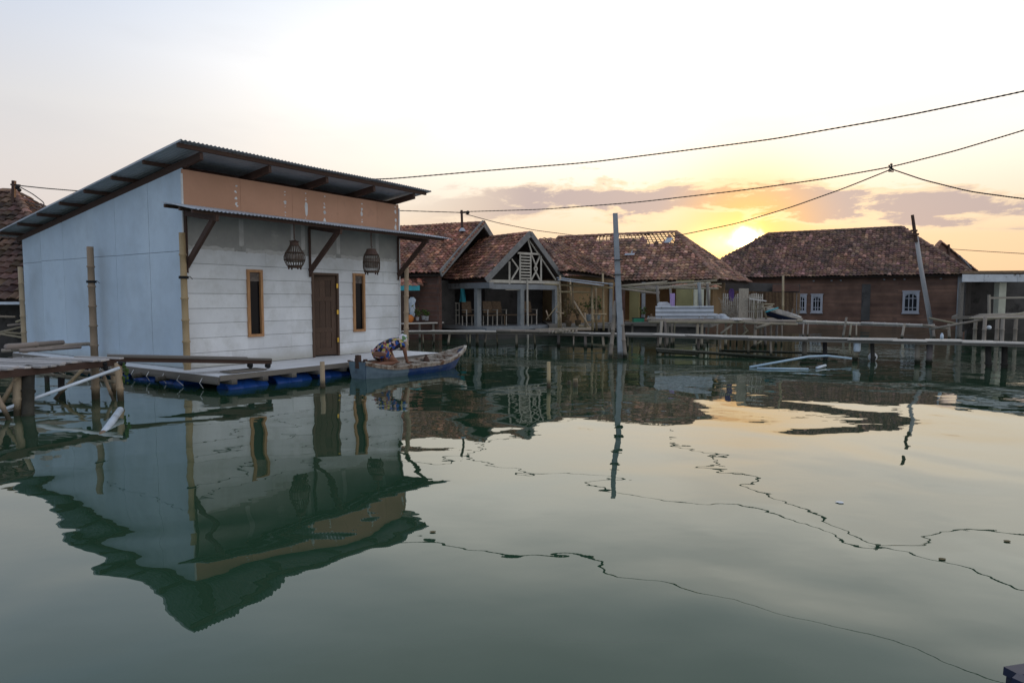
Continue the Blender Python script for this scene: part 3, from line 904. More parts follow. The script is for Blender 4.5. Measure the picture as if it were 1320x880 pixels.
# ------------------------------------------------------------------ left jetty
JZ = .62
jt = thing('timber_jetty', 'slatted timber jetty on bamboo legs in front of the blue-white wall', 'jetty', on_z(70, 470, JZ) - Z * JZ)
JA = on_z(-70, 484, JZ); JB = on_z(152, 461.5, JZ); jd = (JB - JA).normalized(); jn = V((-jd.y, jd.x, 0)); JL = (JB - JA).length; JWd = 3.6
mb = MB(); k = int(JL / .13)
for i in range(k):
    x = (i + .5) * JL / k; w = R.uniform(.075, .105); g = R.uniform(.5, 1.1); l = min(JWd, .8 + (JL - (i + .5) * JL / k) * 1.7)
    o = R.uniform(-.18, .08)
    mb.box(JA + jd * x + jn * (l / 2 + o) + Z * R.uniform(-.008, .008), (w, l, .025), (jd, jn, Z), (g, g, g * 1.05), along=1)
mb.build('slats', m_pale, jt)
for off in (.06, 1.1, 2.1, 3.2):
    mb = MB(); mb.beam(JA + jn * off - Z * .065, JB + jn * off - Z * .065 - jd * (0 if off < .5 else off * .95 - .1), .07, .10); mb.build('bearer', m_dark, jt)


def jp(px, py, D, px2, py2, D2, r, mat=m_bam):
    mb = MB(); mb.bamboo(at(px, py, D), at(px2, py2, D2), r, .006); mb.build('leg', mat, jt, True)


D1 = 9.9
jp(122, 466, 10.2, 124, 535, 9.95, .058); jp(152, 468, 10.0, 157, 535, 9.8, .050); jp(134, 485, 10.1, 152, 530, 9.8, .025); jp(146, 470, 10.6, 147, 520, 10.5, .04)
jp(22, 474, 8.9, 25, 560, 8.5, .055); jp(36, 474, 9.0, 36, 570, 8.4, .075, m_black); jp(2, 520, 8.7, 22, 486, 8.8, .03); jp(-6, 505, 8.4, 14, 545, 8.3, .03); jp(110, 472, 10.6, 55, 531, 9.9, .028)
jp(79, 480, 11.2, 79, 540, 11.2, .05, m_black); jp(60, 476, 12.0, 62, 520, 12.0, .04, m_black); jp(-45, 480, 8.6, -42, 580, 8.1, .06)
mb = MB()
mb.bamboo(at(38, 474, 11.2), at(150, 482, 10.4), .035); mb.bamboo(at(40, 480, 11.3), at(148, 492, 10.4), .03)
for i in range(6): mb.bamboo(at(55 + 15 * i, 476, 11.6), at(70 + 14 * i, 483, 10.7), .014)
mb.build('brace', m_bamg, jt, True)
mb = MB()
for i in range(26):
    c = at(R.uniform(158, 165), R.uniform(468, 494), 9.95); mb.ball(c, R.uniform(.010, .020), 5, (1, 1, 1.6))
mb.build('weed_clump', m_leaf, jt)
mb = MB()
for (px, py) in ((112, 470), (126, 469), (135, 472), (156, 468)):
    for i in range(5): mb.ball(at(px + R.uniform(-5, 5), py + R.uniform(-4, 4), 10.0), R.uniform(.03, .05), 5, (1, 1, .8))
mb.build('rope_knot', m_rubber, jt)
# gangplank
gp = thing('gangplank', 'long dark plank from the jetty to the porch resting on two blocks', 'gangplank', at(250, 461, 11))
ga = on_z(138, 459, JZ + .01); gb = at(350, 463, 11.75); gd = (gb - ga).normalized(); gn = gd.cross(Z).normalized() * -1
mb = MB()
for i in range(3):
    g = R.uniform(.7, 1.1); o = gn * (.12 * i)
    mb.beam(ga + o, gb + o - gd * (0 if i == 0 else R.uniform(.1, .5)), .115, .03, tint=(g, g, g))
mb.build('plank', m_grey, gp)
mb = MB(); mb.beam(ga - Z * .05, gb - Z * .05, .05, .07); mb.beam(ga + gn * .24 - Z * .05, gb + gn * .24 - Z * .05, .05, .07); mb.build('bearer', m_dark, gp)
for t_ in (.86, .98):
    c = ga.lerp(gb, t_) + gn * .12
    mb = MB(); mb.lathe(c - Z * .125 - gn * .03, [(0, -.03), (.045, -.03), (.05, -.02), (.05, .02), (.045, .03), (0, .03)], 14, (gd, Z, gn)); mb.box(c - Z * .09, (.06, .30, .03), (gd, gn, Z)); mb.build('roller', m_rubber, gp)
mb = MB(); mb.box(H(.35, 1.2, BASE + .012), (.7, .35, .02), HAX); mb.single('porch_shade_sheet', m_grey, 'flat grey sheet standing for the shade on the porch below the gangplank end', 'board')  # dark sheet laid on the deck as the shade below the plank end
# pile of bamboo poles on the jetty
for i, (a, b, lab) in enumerate((((8, 447, 81, 441), 0, 'thick bamboo pole on top of the pile on the jetty'), ((15, 449, 115, 443), .0, 'longest bamboo pole of the jetty pile, reaching towards the post'),
                    ((25, 452, 104, 447), 0, 'bamboo pole at the front of the jetty pile'), ((2, 452, 60, 449), 0, 'short bamboo pole at the near left of the jetty pile'), ((10, 445, 70, 443), 0, 'bamboo pole at the back of the jetty pile'))):
    z = (JZ + .20, JZ + .10, JZ + .055, JZ + .05, JZ + .07)[i]
    mb = MB(); mb.bamboo(on_z(a[0], a[1], z), on_z(a[2], a[3], z), (.042, .036, .034, .03, .034)[i], .004)
    mb.single('bamboo_pole', m_bamg, lab, 'bamboo pole', 'bamboo poles piled on the jetty', True)
mb = MB(); mb.tube([at(-30, 540, 8.3), at(154, 474, 9.75)], .024, 12); mb.single('plastic_pipe', m_pvc, 'long pale pipe tied diagonally under the jetty', 'pipe', 'plastic pipes', True)
pp0, pp1 = at(128, 566, 7.35), at(155, 528, 8.6)
tp = thing('broken_pipe', 'short broken white pipe sticking out of the water below the jetty', 'pipe', pp0)
mb = MB(); mb.tube([pp0.lerp(pp1, -.4), pp0, pp1], .042, 14); mb.build('tube', m_pvc, tp, True)
mb = MB(); mb.tube([pp0, pp0.lerp(pp1, .16)], .046, 14); mb.build('broken_rim', m_rattan, tp, True)

# ------------------------------------------------------------------ generic house bits
def wall_seg(mb, a, b, z0, z1, t=.12, tint=(1, 1, 1)):
    a, b = V((a[0], a[1], 0)), V((b[0], b[1], 0)); d = (b - a).normalized(); n = d.cross(Z)
    mb.box((a + b) / 2 + Z * ((z0 + z1) / 2), ((b - a).length, t, z1 - z0), (d, n, Z), tint)


def g2(p, z=0): return V((p.x, p.y, z))


# ---- old tiled house on the far left
oh = thing('tiled_house', 'dark old house with ragged tiled roof at the left edge behind the white house', 'house', at(-60, 430, 19))
rl, rr = at(-260, 248, 21.5), at(18, 248, 21.5); el, er = at(-260, 392, 17.2), at(105, 392, 17.2); rl.z = rr.z = 5.05; el.z = er.z = 1.55
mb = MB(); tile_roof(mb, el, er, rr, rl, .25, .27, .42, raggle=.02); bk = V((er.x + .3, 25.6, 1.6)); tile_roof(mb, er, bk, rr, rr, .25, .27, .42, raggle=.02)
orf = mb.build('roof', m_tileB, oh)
mb = MB(); ridge_cap(mb, rl, rr, .12); ridge_cap(mb, er, rr, .12, .3); mb.build('ridge', m_tileB, orf)
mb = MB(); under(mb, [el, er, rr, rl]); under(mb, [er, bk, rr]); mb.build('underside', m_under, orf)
mb = MB(); wall_seg(mb, (el.x, 18.6), (er.x, 18.6), 0, 1.7); wall_seg(mb, (er.x - .4, 18.5), (er.x - .4, 25), 0, 1.7); wall_seg(mb, (el.x, 25), (er.x, 25), 0, 1.7); mb.build('wall', m_dplast, oh)
mb = MB(); mb.beam(V((el.x, 16.95, 1.42)), V((-11.5, 16.95, 1.44)), .16, .07); mb.build('gutter', m_pvc, oh)
mb = MB(); s = rr.lerp(er, .02) ; mb.box(at(13, 266, 20.9), (.5, .3, .03), (V((1, 0, 0)), V((0, .77, .63)), V((0, -.63, .77)))); mb.build('patch_sheet', m_tarp, oh)
mb = MB(); mb.beam(at(17, 285, 20.9), at(18, 233, 20.9), .09, .09); mm = thing('service_mast', 'short service mast with insulators on the old roof at the left edge', 'mast', at(17, 285, 20.9), 'service masts on the roofs'); mb.build('pole', m_dark, mm)
mb = MB(); mb.beam(at(14, 238, 20.9), at(26, 239, 20.9), .05, .05)
for px, py in ((22, 242), (25, 245), (23, 241)): mb.ball(at(px, py, 20.85), .06, 6)
mb.build('insulator', m_rubber, mm)
for i in range(7):
    mb = MB(); a_ = at(R.uniform(-6, 22), R.uniform(405, 432), 16.9); mb.bamboo(a_, a_ + V((R.uniform(.4, 1.0), .1, R.uniform(-.3, .3))), .03)
    mb.single('timber_scrap', m_bamg, 'timber scrap leaning in the dark below the old roof at the left edge', 'timber', 'timber scraps below the old roof')

# ---- brick house behind the white house
bh1 = thing('brick_house', 'old brick house with long tiled roof half hidden by the white house', 'house', at(540, 420, 26))
d1 = V((.9, -.43, 0)).normalized(); n1 = V((.43, .9, 0)).normalized()
RR = at(622, 288, 27.5); RR.z = 4.72; RL = RR - d1 * 9.5
ER = RR - n1 * 3.3; ER.z = 2.52; EL = ER - d1 * 9.5
BR = RR + n1 * 3.3; BR.z = 2.52; BL_ = BR - d1 * 9.5
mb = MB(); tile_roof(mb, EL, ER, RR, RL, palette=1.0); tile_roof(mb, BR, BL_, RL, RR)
b1r = mb.build('roof', m_tileA, bh1)
mb = MB(); ridge_cap(mb, RL, RR); mb.build('ridge', m_tileA, b1r)
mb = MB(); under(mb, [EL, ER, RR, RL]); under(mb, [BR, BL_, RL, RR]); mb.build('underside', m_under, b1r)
mb = MB(); mb.beam(ER - n1 * .1 + d1 * .04 - Z * .04, RR + d1 * .04 - Z * .02, .05, .26); mb.beam(BR + d1 * .04, RR + d1 * .04, .05, .24); mb.build('bargeboard', m_fascia, b1r)
mb = MB()
wa = at(567, 400, 25.0); wb = wa - d1 * 9
wall_seg(mb, wa, wb, -.1, 2.75, .15); wc_ = at(564, 400, 30.5); wall_seg(mb, wa, wc_, -.1, 2.75, .15)
gi = -d1 * 1.7
mb.prism([V((ER.x, ER.y, 2.6)) + n1 * .4 + gi, V((BR.x, BR.y, 2.6)) - n1 * .4 + gi, V((RR.x, RR.y, 4.55)) + gi], -d1 * .12)
mb.build('wall', m_brickold, bh1)
mb = MB()      # turquoise awning with tiles over the doorway
aw0, aw1 = at(505, 371, 24.6), at(541, 371, 24.9)
mb.beam(aw0, aw1, .06, .20); aw = mb.build('awning', m_cyan, bh1)
mb = MB(); tile_roof(mb, aw0 + Z * .08, aw1 + Z * .08, aw1 + Z * .35 + n1 * .5, aw0 + Z * .35 + n1 * .5, .2, .2, 1.1); mb.build('awning_tiles', m_tileA, aw)
mb = MB(); mb.box(at(512, 398, 25.5), (1.0, .05, 1.3), (d1, n1, Z)); mb.build('door', m_door, bh1)
# clothes line and washing
sh = thing('hanging_shirt', 'pale blue and white shirt hung on the brick wall beside the white house', 'clothes', at(531, 402, 25), 'washing hung on the houses')
mb = MB(); c = at(531, 383, 25.0)
rows = [[c + V((x * w + .02 * math.sin(i * 2 + x * 7), -.03 * math.cos(x * 9), -z)) for x in (-1, -.5, 0, .5, 1)] for i, (w, z) in enumerate(((.05, 0), (.13, .08), (.16, .14), (.09, .25), (.10, .5), (.11, .72), (.08, .75)))]
mb.grid(rows); mb.grid([[p + V((0, .04, 0)) for p in r] for r in rows]); mb.build('cloth', m_blueshirt, sh, True)
mb = MB(); mb.tube([c + Z * .08, c + Z * .0], .012, 5); mb.build('hanger', m_rubber, sh)
mb = MB(); c = at(525, 385, 25.3)
mb.grid([[c + V((x * .08, .02 * math.sin(x * 8 + k), -z)) for x in (-1, -.3, .3, 1)] for k, z in enumerate((0, .25, .55))]); mb.grid([[c + V((x * .08, .03, -z)) for x in (-1, -.3, .3, 1)] for z in (0, .55)])
mb.single('hanging_towel', m_cloth, 'grey-white rag hung close to the bamboo post by the brick wall', 'clothes', 'washing hung on the houses', True)
# potting bench
pbk = thing('potting_bench', 'rough plank bench with pots against the old brick wall', 'bench', at(540, 418, 24.4) - Z * .3)
pa, pb = at(518, 417, 24.0), at(563, 416, 24.9)
mb = MB()
for k in range(4): mb.beam(pa + n1 * .14 * k, pb + n1 * .14 * k + V((R.uniform(-.2, .2), 0, 0)), .12, .04)
mb.build('top', m_pale, pbk)
for t_ in (.1, .5, .9):
    c = pa.lerp(pb, t_); mb = MB(); mb.beam(c, V((c.x, c.y, -.3)), .07, .07); mb.build('leg', m_grey, pbk)
mb = MB(); c = at(527.5, 416, 24.6); mb.lathe(c, [(0, 0), (.10, 0), (.17, .10), (.19, .2), (.13, .27), (.07, .31), (0, .31)], 14); mb.single('orange_tub', m_orange, 'orange tub standing on the potting bench', 'tub', smooth=True)


def plant(c, h, n, spread, label, mat=m_leaf, pot=None, pr=.09, group='potted plants'):
    t = thing('potted_plant', label, 'plant', c, group)
    if pot: mb = MB(); mb.lathe(c, [(0, 0), (pr * .7, 0), (pr, pr * 1.7), (pr * 1.1, pr * 1.8), (pr * .95, pr * 1.8), (pr * .9, pr * 1.6), (0, pr * 1.55)], 12); mb.build('pot', pot, t, True)
    st = MB(); lf_ = MB(); b = V(c) + Z * (pr * 1.5 if pot else 0)
    for i in range(n):
        a = R.uniform(0, 2 * PI); k = R.uniform(.2, 1); e = b + V((math.cos(a) * spread * k, math.sin(a) * spread * k, h * R.uniform(.45, 1)))
        mid = b.lerp(e, .5) + Z * h * .1
        st.tube([b, mid, e], .006, 4)
        for q in range(5):
            o = b.lerp(e, R.uniform(.45, 1.05)) + V((R.gauss(0, .03), R.gauss(0, .03), R.gauss(0, .03))); s_ = R.uniform(.035, .075)
            u = V((R.gauss(0, 1), R.gauss(0, 1), R.gauss(0, .5))).normalized(); w = u.cross(V((R.gauss(0, 1), R.gauss(0, 1), R.gauss(0, 1)))).normalized()
            g = R.uniform(.6, 1.5); lf_.face([o - u * s_, o + w * s_ * .45, o + u * s_, o - w * s_ * .45], (g, g, g * .9))
    st.build('stem', m_rattan, t); lf_.build('leaves', mat, t)


plant(at(538, 413, 24.6), .42, 14, .22, 'leafy green plant on the potting bench beside the orange tub', pot=m_pot, pr=.07)
plant(at(546, 412, 24.7), .30, 9, .14, 'small plant in a white pot near the middle of the potting bench', pot=m_pot, pr=.08)
plant(at(550, 413, 24.8), .24, 8, .12, 'small plant at the right end of the potting bench', pot=m_pot, pr=.09)

# ---- gabled house with open porch
gh = thing('gabled_house', 'open-fronted house with steep tiled gable and louvred pale truss', 'house', at(670, 421, 26))
fd = V((.766, .643, 0)); bd_ = V((-.643, .766, 0)); GP = at(683, 300, 26.1); GZ = GP.z
GL = GP - fd * 2.16; GL.z = 2.33; GRt = GP + fd * 1.75; GRt.z = 2.47
Lb = 3.1
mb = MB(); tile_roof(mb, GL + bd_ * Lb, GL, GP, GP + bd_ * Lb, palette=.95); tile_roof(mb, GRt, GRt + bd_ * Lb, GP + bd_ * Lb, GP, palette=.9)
gr = mb.build('roof', m_tileA, gh)
mb = MB(); ridge_cap(mb, GP + bd_ * Lb, GP); mb.build('ridge', m_tileA, gr)
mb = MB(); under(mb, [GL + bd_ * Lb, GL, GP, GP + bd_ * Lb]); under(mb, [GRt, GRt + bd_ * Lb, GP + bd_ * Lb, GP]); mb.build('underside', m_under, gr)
mb = MB(); o = -bd_ * .05
mb.beam(GL + o - fd * .08 - Z * .10, GP + o - Z * .02, .04, .22, bd_.cross(GP - GL)); mb.beam(GRt + o + fd * .08 - Z * .1, GP + o - Z * .02, .04, .20, bd_.cross(GP - GRt))
mb.build('bargeboard', m_fascia, gr)
# truss with louvre
mb = MB(); gz0 = 2.22


def G(a, z, b=0.0): return V((GP.x + fd.x * a + bd_.x * b, GP.y + fd.y * a + bd_.y * b, z))


mb.beam(G(-2.0, gz0, .12), G(1.75, gz0, .12), .06, .12)
mb.beam(G(-1.15, gz0 - .3, .12), G(-.15, gz0 - .3, .12), .05, .07)
mb.beam(G(-.95, gz0 - .3, .12), G(-.95, 3.0, .12), .06, .07); mb.beam(G(.72, gz0 + .06, .12), G(.72, 3.35, .12), .06, .07); mb.beam(G(-1.0, 3.35, .12), G(.75, 3.35, .12), .06, .08) if False else None
mb.beam(G(-.55, 3.35, .12), G(.72, 3.35, .12), .06, .07)
for a, b in ((-.95, -.62), (.05, .35), (.70, .35)):
    pass
for (a, za, b, zb) in ((-.85, gz0 + .08, -.5, 2.75), (-.5, 2.75, -.85, 3.1), (.18, gz0 + .08, .5, 2.75), (.66, gz0 + .08, .34, 2.75), (.34, 2.75, .66, 3.3), (.5, 2.75, .2, 3.3), (-.05, 4.0, .2, 3.38), (.0, 3.95, 1.55, gz0 + .1)):
    mb.beam(G(a, za, .12), G(b, zb, .12), .045, .055)
tr = mb.build('truss', m_truss, gh)
mb = MB(); mb.beam(G(-.42, gz0 + .06, .1), G(-.42, 3.3, .1), .06, .06); mb.beam(G(.14, gz0 + .06, .1), G(.14, 3.3, .1), .06, .06)
for i in range(9): mb.beam(G(-.40, gz0 + .14 + i * .12, .1), G(.12, gz0 + .14 + i * .12, .1), .05, .055)
mb.build('louvre', m_truss, tr)
mb = MB(); mb.prism([G(-1.9, 2.3, 1.6), G(1.6, 2.3, 1.6), G(0, 4.05, 1.6)], bd_ * .08); mb.build('gable_wall', m_dplast, gh)
FL = .47
# porch walls, beams, pillars, floor
mb = MB(); mb.prism([G(-2.3, FL - .12, -.15), G(4.4, FL - .12, -.15), G(4.4, FL - .12, 6.2), G(-2.3, FL - .12, 6.2)], V((0, 0, .12))); mb.build('floor', m_plast, gh)
mb = MB(); mb.beam(G(-1.95, 2.26, .1), G(-1.95, 2.26, 3.2), .14, .16); gb1 = mb.build('eave_wall', m_brickold, gh)
mb = MB(); mb.beam(G(-1.98, 2.06, -.05), G(-1.98, 2.06, 3.15), .2, .22); mb.beam(G(-1.9, 2.02, .14), G(1.75, 2.02, .14), .18, .2); mb.build('beam', m_plast, gh)
for (a, b) in ((-1.96, .85), (-.35, .14), (1.55, .14), (-1.96, 3.0)):
    mb = MB(); mb.box(G(a, (FL + 1.95) / 2, b), (.20, .20, 1.95 - FL), (fd, bd_, Z)); mb.build('pillar', m_pillar, gh)
mb = MB(); mb.beam(G(-.18, FL - .9, -.1), G(-.18, 2.3, -.05), .05, .06); mb.build('prop', m_truss, gh)
mb = MB()
wall_seg(mb, G(-2.6, 0, 4.4), G(4.5, 0, 4.4), FL, 2.6); wall_seg(mb, G(-.6, 0, 2.2), G(4.4, 0, 2.2), FL, 2.5); wall_seg(mb, G(-2.9, 0, 2.75), G(-1.75, 0, 2.75), FL, 2.3); wall_seg(mb, G(2.7, 0, 2.2), G(2.7, 0, 0.6), FL, 2.3)
mb.build('inner_wall', m_dplast, gh)
mb = MB(); wall_seg(mb, G(-2.2, 0, .1), G(4.2, 0, .1), -.3, FL - .13); wall_seg(mb, G(-2.2, 0, 6), G(-2.2, 0, .1), -.3, FL - .13); mb.build('footing', m_dplast, gh)
# towel, lattice gate, chairs
mb = MB(); c = G(-2.08, 1.95, 1.72); rows = []
for i in range(7):
    rows.append([c + bd_ * (x * (.33 + .03 * i / 6)) - fd * (.03 * math.sin(x * 8 + i * .4)) - Z * (i * .088) for x in [k / 6 - .5 for k in range(7)]])
mb.grid(rows); mb.grid([[p + fd * .03 for p in r[::-1]] for r in rows])
mb.single('hanging_towel', m_teal, 'teal towel hung from the porch beam of the gabled house', 'towel', 'washing hung on the houses', True)
ga_ = thing('lattice_gate', 'small pale slatted gate in the porch of the gabled house', 'gate', at(586, 420, 27.5))
mb = MB(); c0_ = at(580, 420, 27.3); c1_ = at(592, 420, 27.3)
for k in range(4): p = c0_.lerp(c1_, k / 3); mb.beam(p, p + Z * .98, .035, .04)
mb.build('slat', m_truss, ga_)
mb = MB()
for z in (.04, .45, .66, .95): mb.beam(c0_ + Z * z + V((0, .03, 0)), c1_ + Z * z + V((0, .03, 0)), .03, .04)
mb.build('rail', m_truss, ga_)


def chair(c, rz, label, first=None):
    if first: return copy_thing(first, c, label)
    t = thing('porch_chair', label, 'chair', c, 'chairs on the porch of the gabled house')
    x = V((math.cos(rz), math.sin(rz), 0)); y = V((-x.y, x.x, 0)); c = V(c)
    mb = MB(); mb.box(c + Z * .42, (.46, .44, .05), (x, y, Z)); mb.build('seat', m_rattan, t)
    mb = MB(); mb.prism([c - x * .22 + y * .2 + Z * .5, c + x * .22 + y * .2 + Z * .5, c + x * .20 + y * .30 + Z * .98, c - x * .20 + y * .30 + Z * .98], y * .03); mb.build('backrest', m_rattan, t)
    for a in (-1, 1):
        for b in (-1, 1): mb = MB(); mb.beam(c + x * .21 * a + y * .2 * b, c + x * .21 * a + y * (.2 * b) + Z * (.41 if b > 0 else .62), .04, .04); mb.build('leg', m_truss, t)
        mb = MB(); mb.beam(c + x * .21 * a - y * .22 + Z * .63, c + x * .21 * a + y * .22 + Z * .63, .05, .03); mb.build('armrest', m_truss, t)
    return t


c1 = chair(g2(at(605, 420, 26.3), FL), .5, 'rattan chair beside the lattice gate, left of the blue-grey pillar')
chair(g2(at(632, 420, 26.4), FL), .5, 'rattan chair right of the blue-grey pillar with pale arms', c1)
chair(g2(at(644, 420, 26.9), FL), .5, 'rattan chair beside the middle pillar of the gabled porch', c1)
chair(g2(at(683, 420, 27.2), FL), .5, 'rattan chair in the dark porch under the louvred gable', c1)
mb = MB(); cc = g2(at(663, 420, 27), FL)
mb.box(cc + Z * .42, (.9, .5, .04)); tb = thing('porch_table', 'low wooden table in the dark porch under the louvred gable', 'table', cc); mb.build('tabletop', m_rattan, tb)
for a in (-.4, .4):
    for b in (-.2, .2): mb = MB(); mb.beam(cc + V((a, b, 0)), cc + V((a, b, .4)), .05, .05); mb.build('leg', m_rattan, tb)

# ---- hipped house with holes in the roof
hh = thing('hipped_house', 'yellow-walled house with hipped tiled roof and missing tiles showing battens', 'house', at(840, 420, 30))
PR = at(872, 299.5, 31); PL = at(720, 307, 33.6); PL.z = PR.z = 4.69
ER2 = at(928, 361, 27.8); ER2.z = 2.36; ERb = at(968, 361.5, 32.2); ERb.z = 2.36
al = (PR - PL).normalized(); EL2 = g2(ER2 - V((al.x, al.y, 0)) * 9.0, 2.36)
BKd = V((-al.y, al.x, 0)); BKd = BKd if BKd.y > 0 else -BKd
ELb = EL2 + BKd * 5.2; ERb2 = ERb
U_ = (ER2 - EL2)
hs = random.Random(5)
bl = {}


def holes(s, t):
    if .74 < t < .94:
        if .44 < s < .745: return t > .80 + .25 * (.745 - s) * .3 and hs.random() < .94 or (t > .74 and s > .60 and hs.random() < .8)
        if .30 < s < .385: return t > .83 and hs.random() < .9
    if .60 < t < .70 and .70 < s < .76: return hs.random() < .45
    return False


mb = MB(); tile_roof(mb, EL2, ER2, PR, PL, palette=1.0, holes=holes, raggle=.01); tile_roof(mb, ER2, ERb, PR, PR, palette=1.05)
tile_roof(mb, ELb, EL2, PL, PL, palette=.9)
hr = mb.build('roof', m_tileC, hh)
mb = MB(); ridge_cap(mb, PL, PR, .11); ridge_cap(mb, ER2, PR, .11); ridge_cap(mb, ERb, PR, .10); ridge_cap(mb, EL2, PL, .1); mb.build('ridge', m_tileC, hr)
mb = MB(); nrm = (ER2 - EL2).cross(PL - EL2).normalized(); nrm = nrm if nrm.z > 0 else -nrm
under(mb, [EL2, ER2, ER2.lerp(PR, .66), EL2.lerp(PL, .66)]); under(mb, [ER2, ERb, PR])
e0, e1 = EL2.lerp(PL, .66), ER2.lerp(PR, .66)
mb.build('underside', m_under, hr)
mb = MB()
for i in range(7):
    t_ = .66 + i * .052; mb.beam(EL2.lerp(PL, t_) - nrm * .05, ER2.lerp(PR, t_) - nrm * .05, .028, .022, nrm)
for i in range(34):
    s_ = i / 33; a_ = EL2.lerp(ER2, s_ * .98 + .01); b_ = PL.lerp(PR, s_ * .98 + .01)
    mb.beam(a_.lerp(b_, .62) - nrm * .085, b_ - nrm * .085, .035, .045, nrm)
mb.build('batten', m_rattan, hr)
mb = MB(); tbk = at(862, 311, 30.6); wdir = (PL - EL2).normalized()
mb.box(tbk + nrm * .06, (.28, .36, .02), (al, wdir, nrm)); mb.box(at(812, 329, 30.7) + nrm * .06, (.46, .12, .02), (al, wdir, nrm)); mb.box(at(814, 326, 30.9) + nrm * .07, (.14, .26, .02), (al, wdir, nrm))
mb.build('patch_sheet', m_tarp, hr)
# walls
W0 = EL2 + BKd * .9; W1 = ER2 + BKd * .9 - al * .5; FLm = .50
mb = MB(); wall_seg(mb, g2(W0) + BKd * 1.6, g2(W1) + BKd * 1.6, FLm, 2.5); wall_seg(mb, g2(W1) + BKd * .1, g2(W1) + BKd * 4, FLm, 2.5); mb.build('wall', m_ochre, hh)
mb = MB(); y0, y1 = at(872, 400, 28.6), at(893, 400, 28.0); wall_seg(mb, y0, y1, FLm, 2.35); mb.build('yellow_wall', m_yel, hh); mb = MB(); y2, y3 = at(812, 400, 30.0), at(824, 400, 29.7); wall_seg(mb, y2, y3, FLm, 2.1); mb.build('yellow_wall', m_yel, hh)
mb = MB(); mb.prism([g2(W0 - BKd * 1.6, FLm - .14), g2(W1 - BKd * 1.6 + al * .3, FLm - .14), g2(W1 + BKd * 4, FLm - .14), g2(W0 + BKd * 4, FLm - .14)], V((0, 0, .13))); mb.build('floor', m_grey, hh)
mb = MB(); wall_seg(mb, g2(W0 - BKd * 1.3), g2(W1 - BKd * 1.3), -.3, FLm - .15); mb.build('footing', m_dplast, hh)
mb = MB(); mb.beam(g2(W0 - BKd * .6, 2.28), g2(W1 - BKd * .6, 2.28), .1, .12); mb.beam(at(826, 376, 27), at(850, 377, 26.6), .1, .12); mb.build('beam', m_grey, hh)
for px in (787, 829, 896, 904, 912):
    mb = MB(); b_ = at(px, 415, 28.2 - (px - 787) * .006); mb.box(V((b_.x, b_.y, (FLm + 2.25) / 2)), (.14, .14, 2.25 - FLm)); mb.build('pillar', m_cream if px > 890 else m_plast, hh)
mb = MB(); b_ = at(783, 400, 28.6); wall_seg(mb, b_, b_ + V((.75, -.1, 0)), FLm, 2.1); mb.build('brick_pier', m_brickold, hh)
wf = at(903, 388, 28); mb = MB(); mb.box(wf, (.22, .06, .8)); mb.build('shutter', m_cream, hh)

# ---- low tiled annex between the gabled and hipped houses
lh = thing('tiled_annex', 'low tiled annex roof between the gabled house and the hipped house', 'house', at(745, 420, 29))
a0, a1, a2, a3 = at(697, 309, 29.5), at(712, 311, 30.2), at(796, 357, 27.6), at(733, 349, 26.6)
e_l, e_b = at(676, 352, 28.5), at(700, 309, 30.2)
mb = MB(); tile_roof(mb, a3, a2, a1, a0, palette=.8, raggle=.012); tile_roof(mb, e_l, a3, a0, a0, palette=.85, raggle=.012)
lr = mb.build('roof', m_tileC, lh)
mb = MB(); ridge_cap(mb, a3, a0, .11, .26, 1.15); ridge_cap(mb, a2, a1, .08); mb.build('ridge', m_tileC, lr)
mb = MB(); under(mb, [a3, a2, a1, a0]); under(mb, [e_l, a3, a0]); mb.build('underside', m_under, lr)
mb = MB(); wall_seg(mb, at(733, 400, 27.4), at(790, 400, 28.4), FLm, 2.5); wall_seg(mb, at(733, 400, 27.4), at(700, 400, 29.5), FLm, 2.5); wall_seg(mb, at(715, 400, 29), at(800, 400, 29.5), FLm, 2.3); mb.build('wall', m_ochre, lh)
mb = MB(); mb.prism([at(708, 419, 26), at(800, 419, 26.4), at(800, 413, 29.4), at(700, 413, 29.4)], V((0, 0, -.12))); mb.build('floor', m_grey, lh)

# ---- brick house at the right
bk2 = thing('brick_house', 'long red brick house with white arched windows and hipped roof behind the sun-side walkway', 'house', at(1120, 419, 36))
dd = V((.85, -.527, 0)); nn = V((.527, .85, 0))
K = at(1256, 353, 32.8); KZ = 2.8; K.z = KZ; KL = K - dd * 14.5; RRz = 5.62
RR2 = K - dd * 3.3 + nn * 3.3; RR2.z = RRz; RL2 = RR2 - dd * 7.15; Kb = K + nn * 6.6; KLb = KL + nn * 6.6
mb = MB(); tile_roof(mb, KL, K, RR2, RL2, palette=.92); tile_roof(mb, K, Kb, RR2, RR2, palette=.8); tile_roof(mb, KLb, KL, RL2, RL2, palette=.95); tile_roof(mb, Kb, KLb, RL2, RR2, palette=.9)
r2 = mb.build('roof', m_tileB, bk2)
mb = MB(); ridge_cap(mb, RL2, RR2); ridge_cap(mb, K, RR2); ridge_cap(mb, KL, RL2); mb.build('ridge', m_tileB, r2)
mb = MB(); under(mb, [KL, K, RR2, RL2]); under(mb, [K, Kb, RR2]); under(mb, [KLb, KL, RL2]); under(mb, [Kb, KLb, RL2, RR2]); mb.build('underside', m_under, r2)
w0, w1 = KL + nn * .5 + dd * .5, K + nn * .5 - dd * .55
mb = MB(); wall_seg(mb, w0, w1, -.2, 2.95, .16); wall_seg(mb, w1, w1 + nn * 5.6, -.2, 2.95, .16); wall_seg(mb, w0, w0 + nn * 5.6, -.2, 2.95, .16); mb.build('wall', m_brick, bk2)
mb = MB(); mb.box(g2(w1, 1.35) - nn * .03 + dd * .04, (.30, .3, 3.1), (dd, nn, Z)); cpt = None; mb.build('corner_pillar', m_plast, bk2)


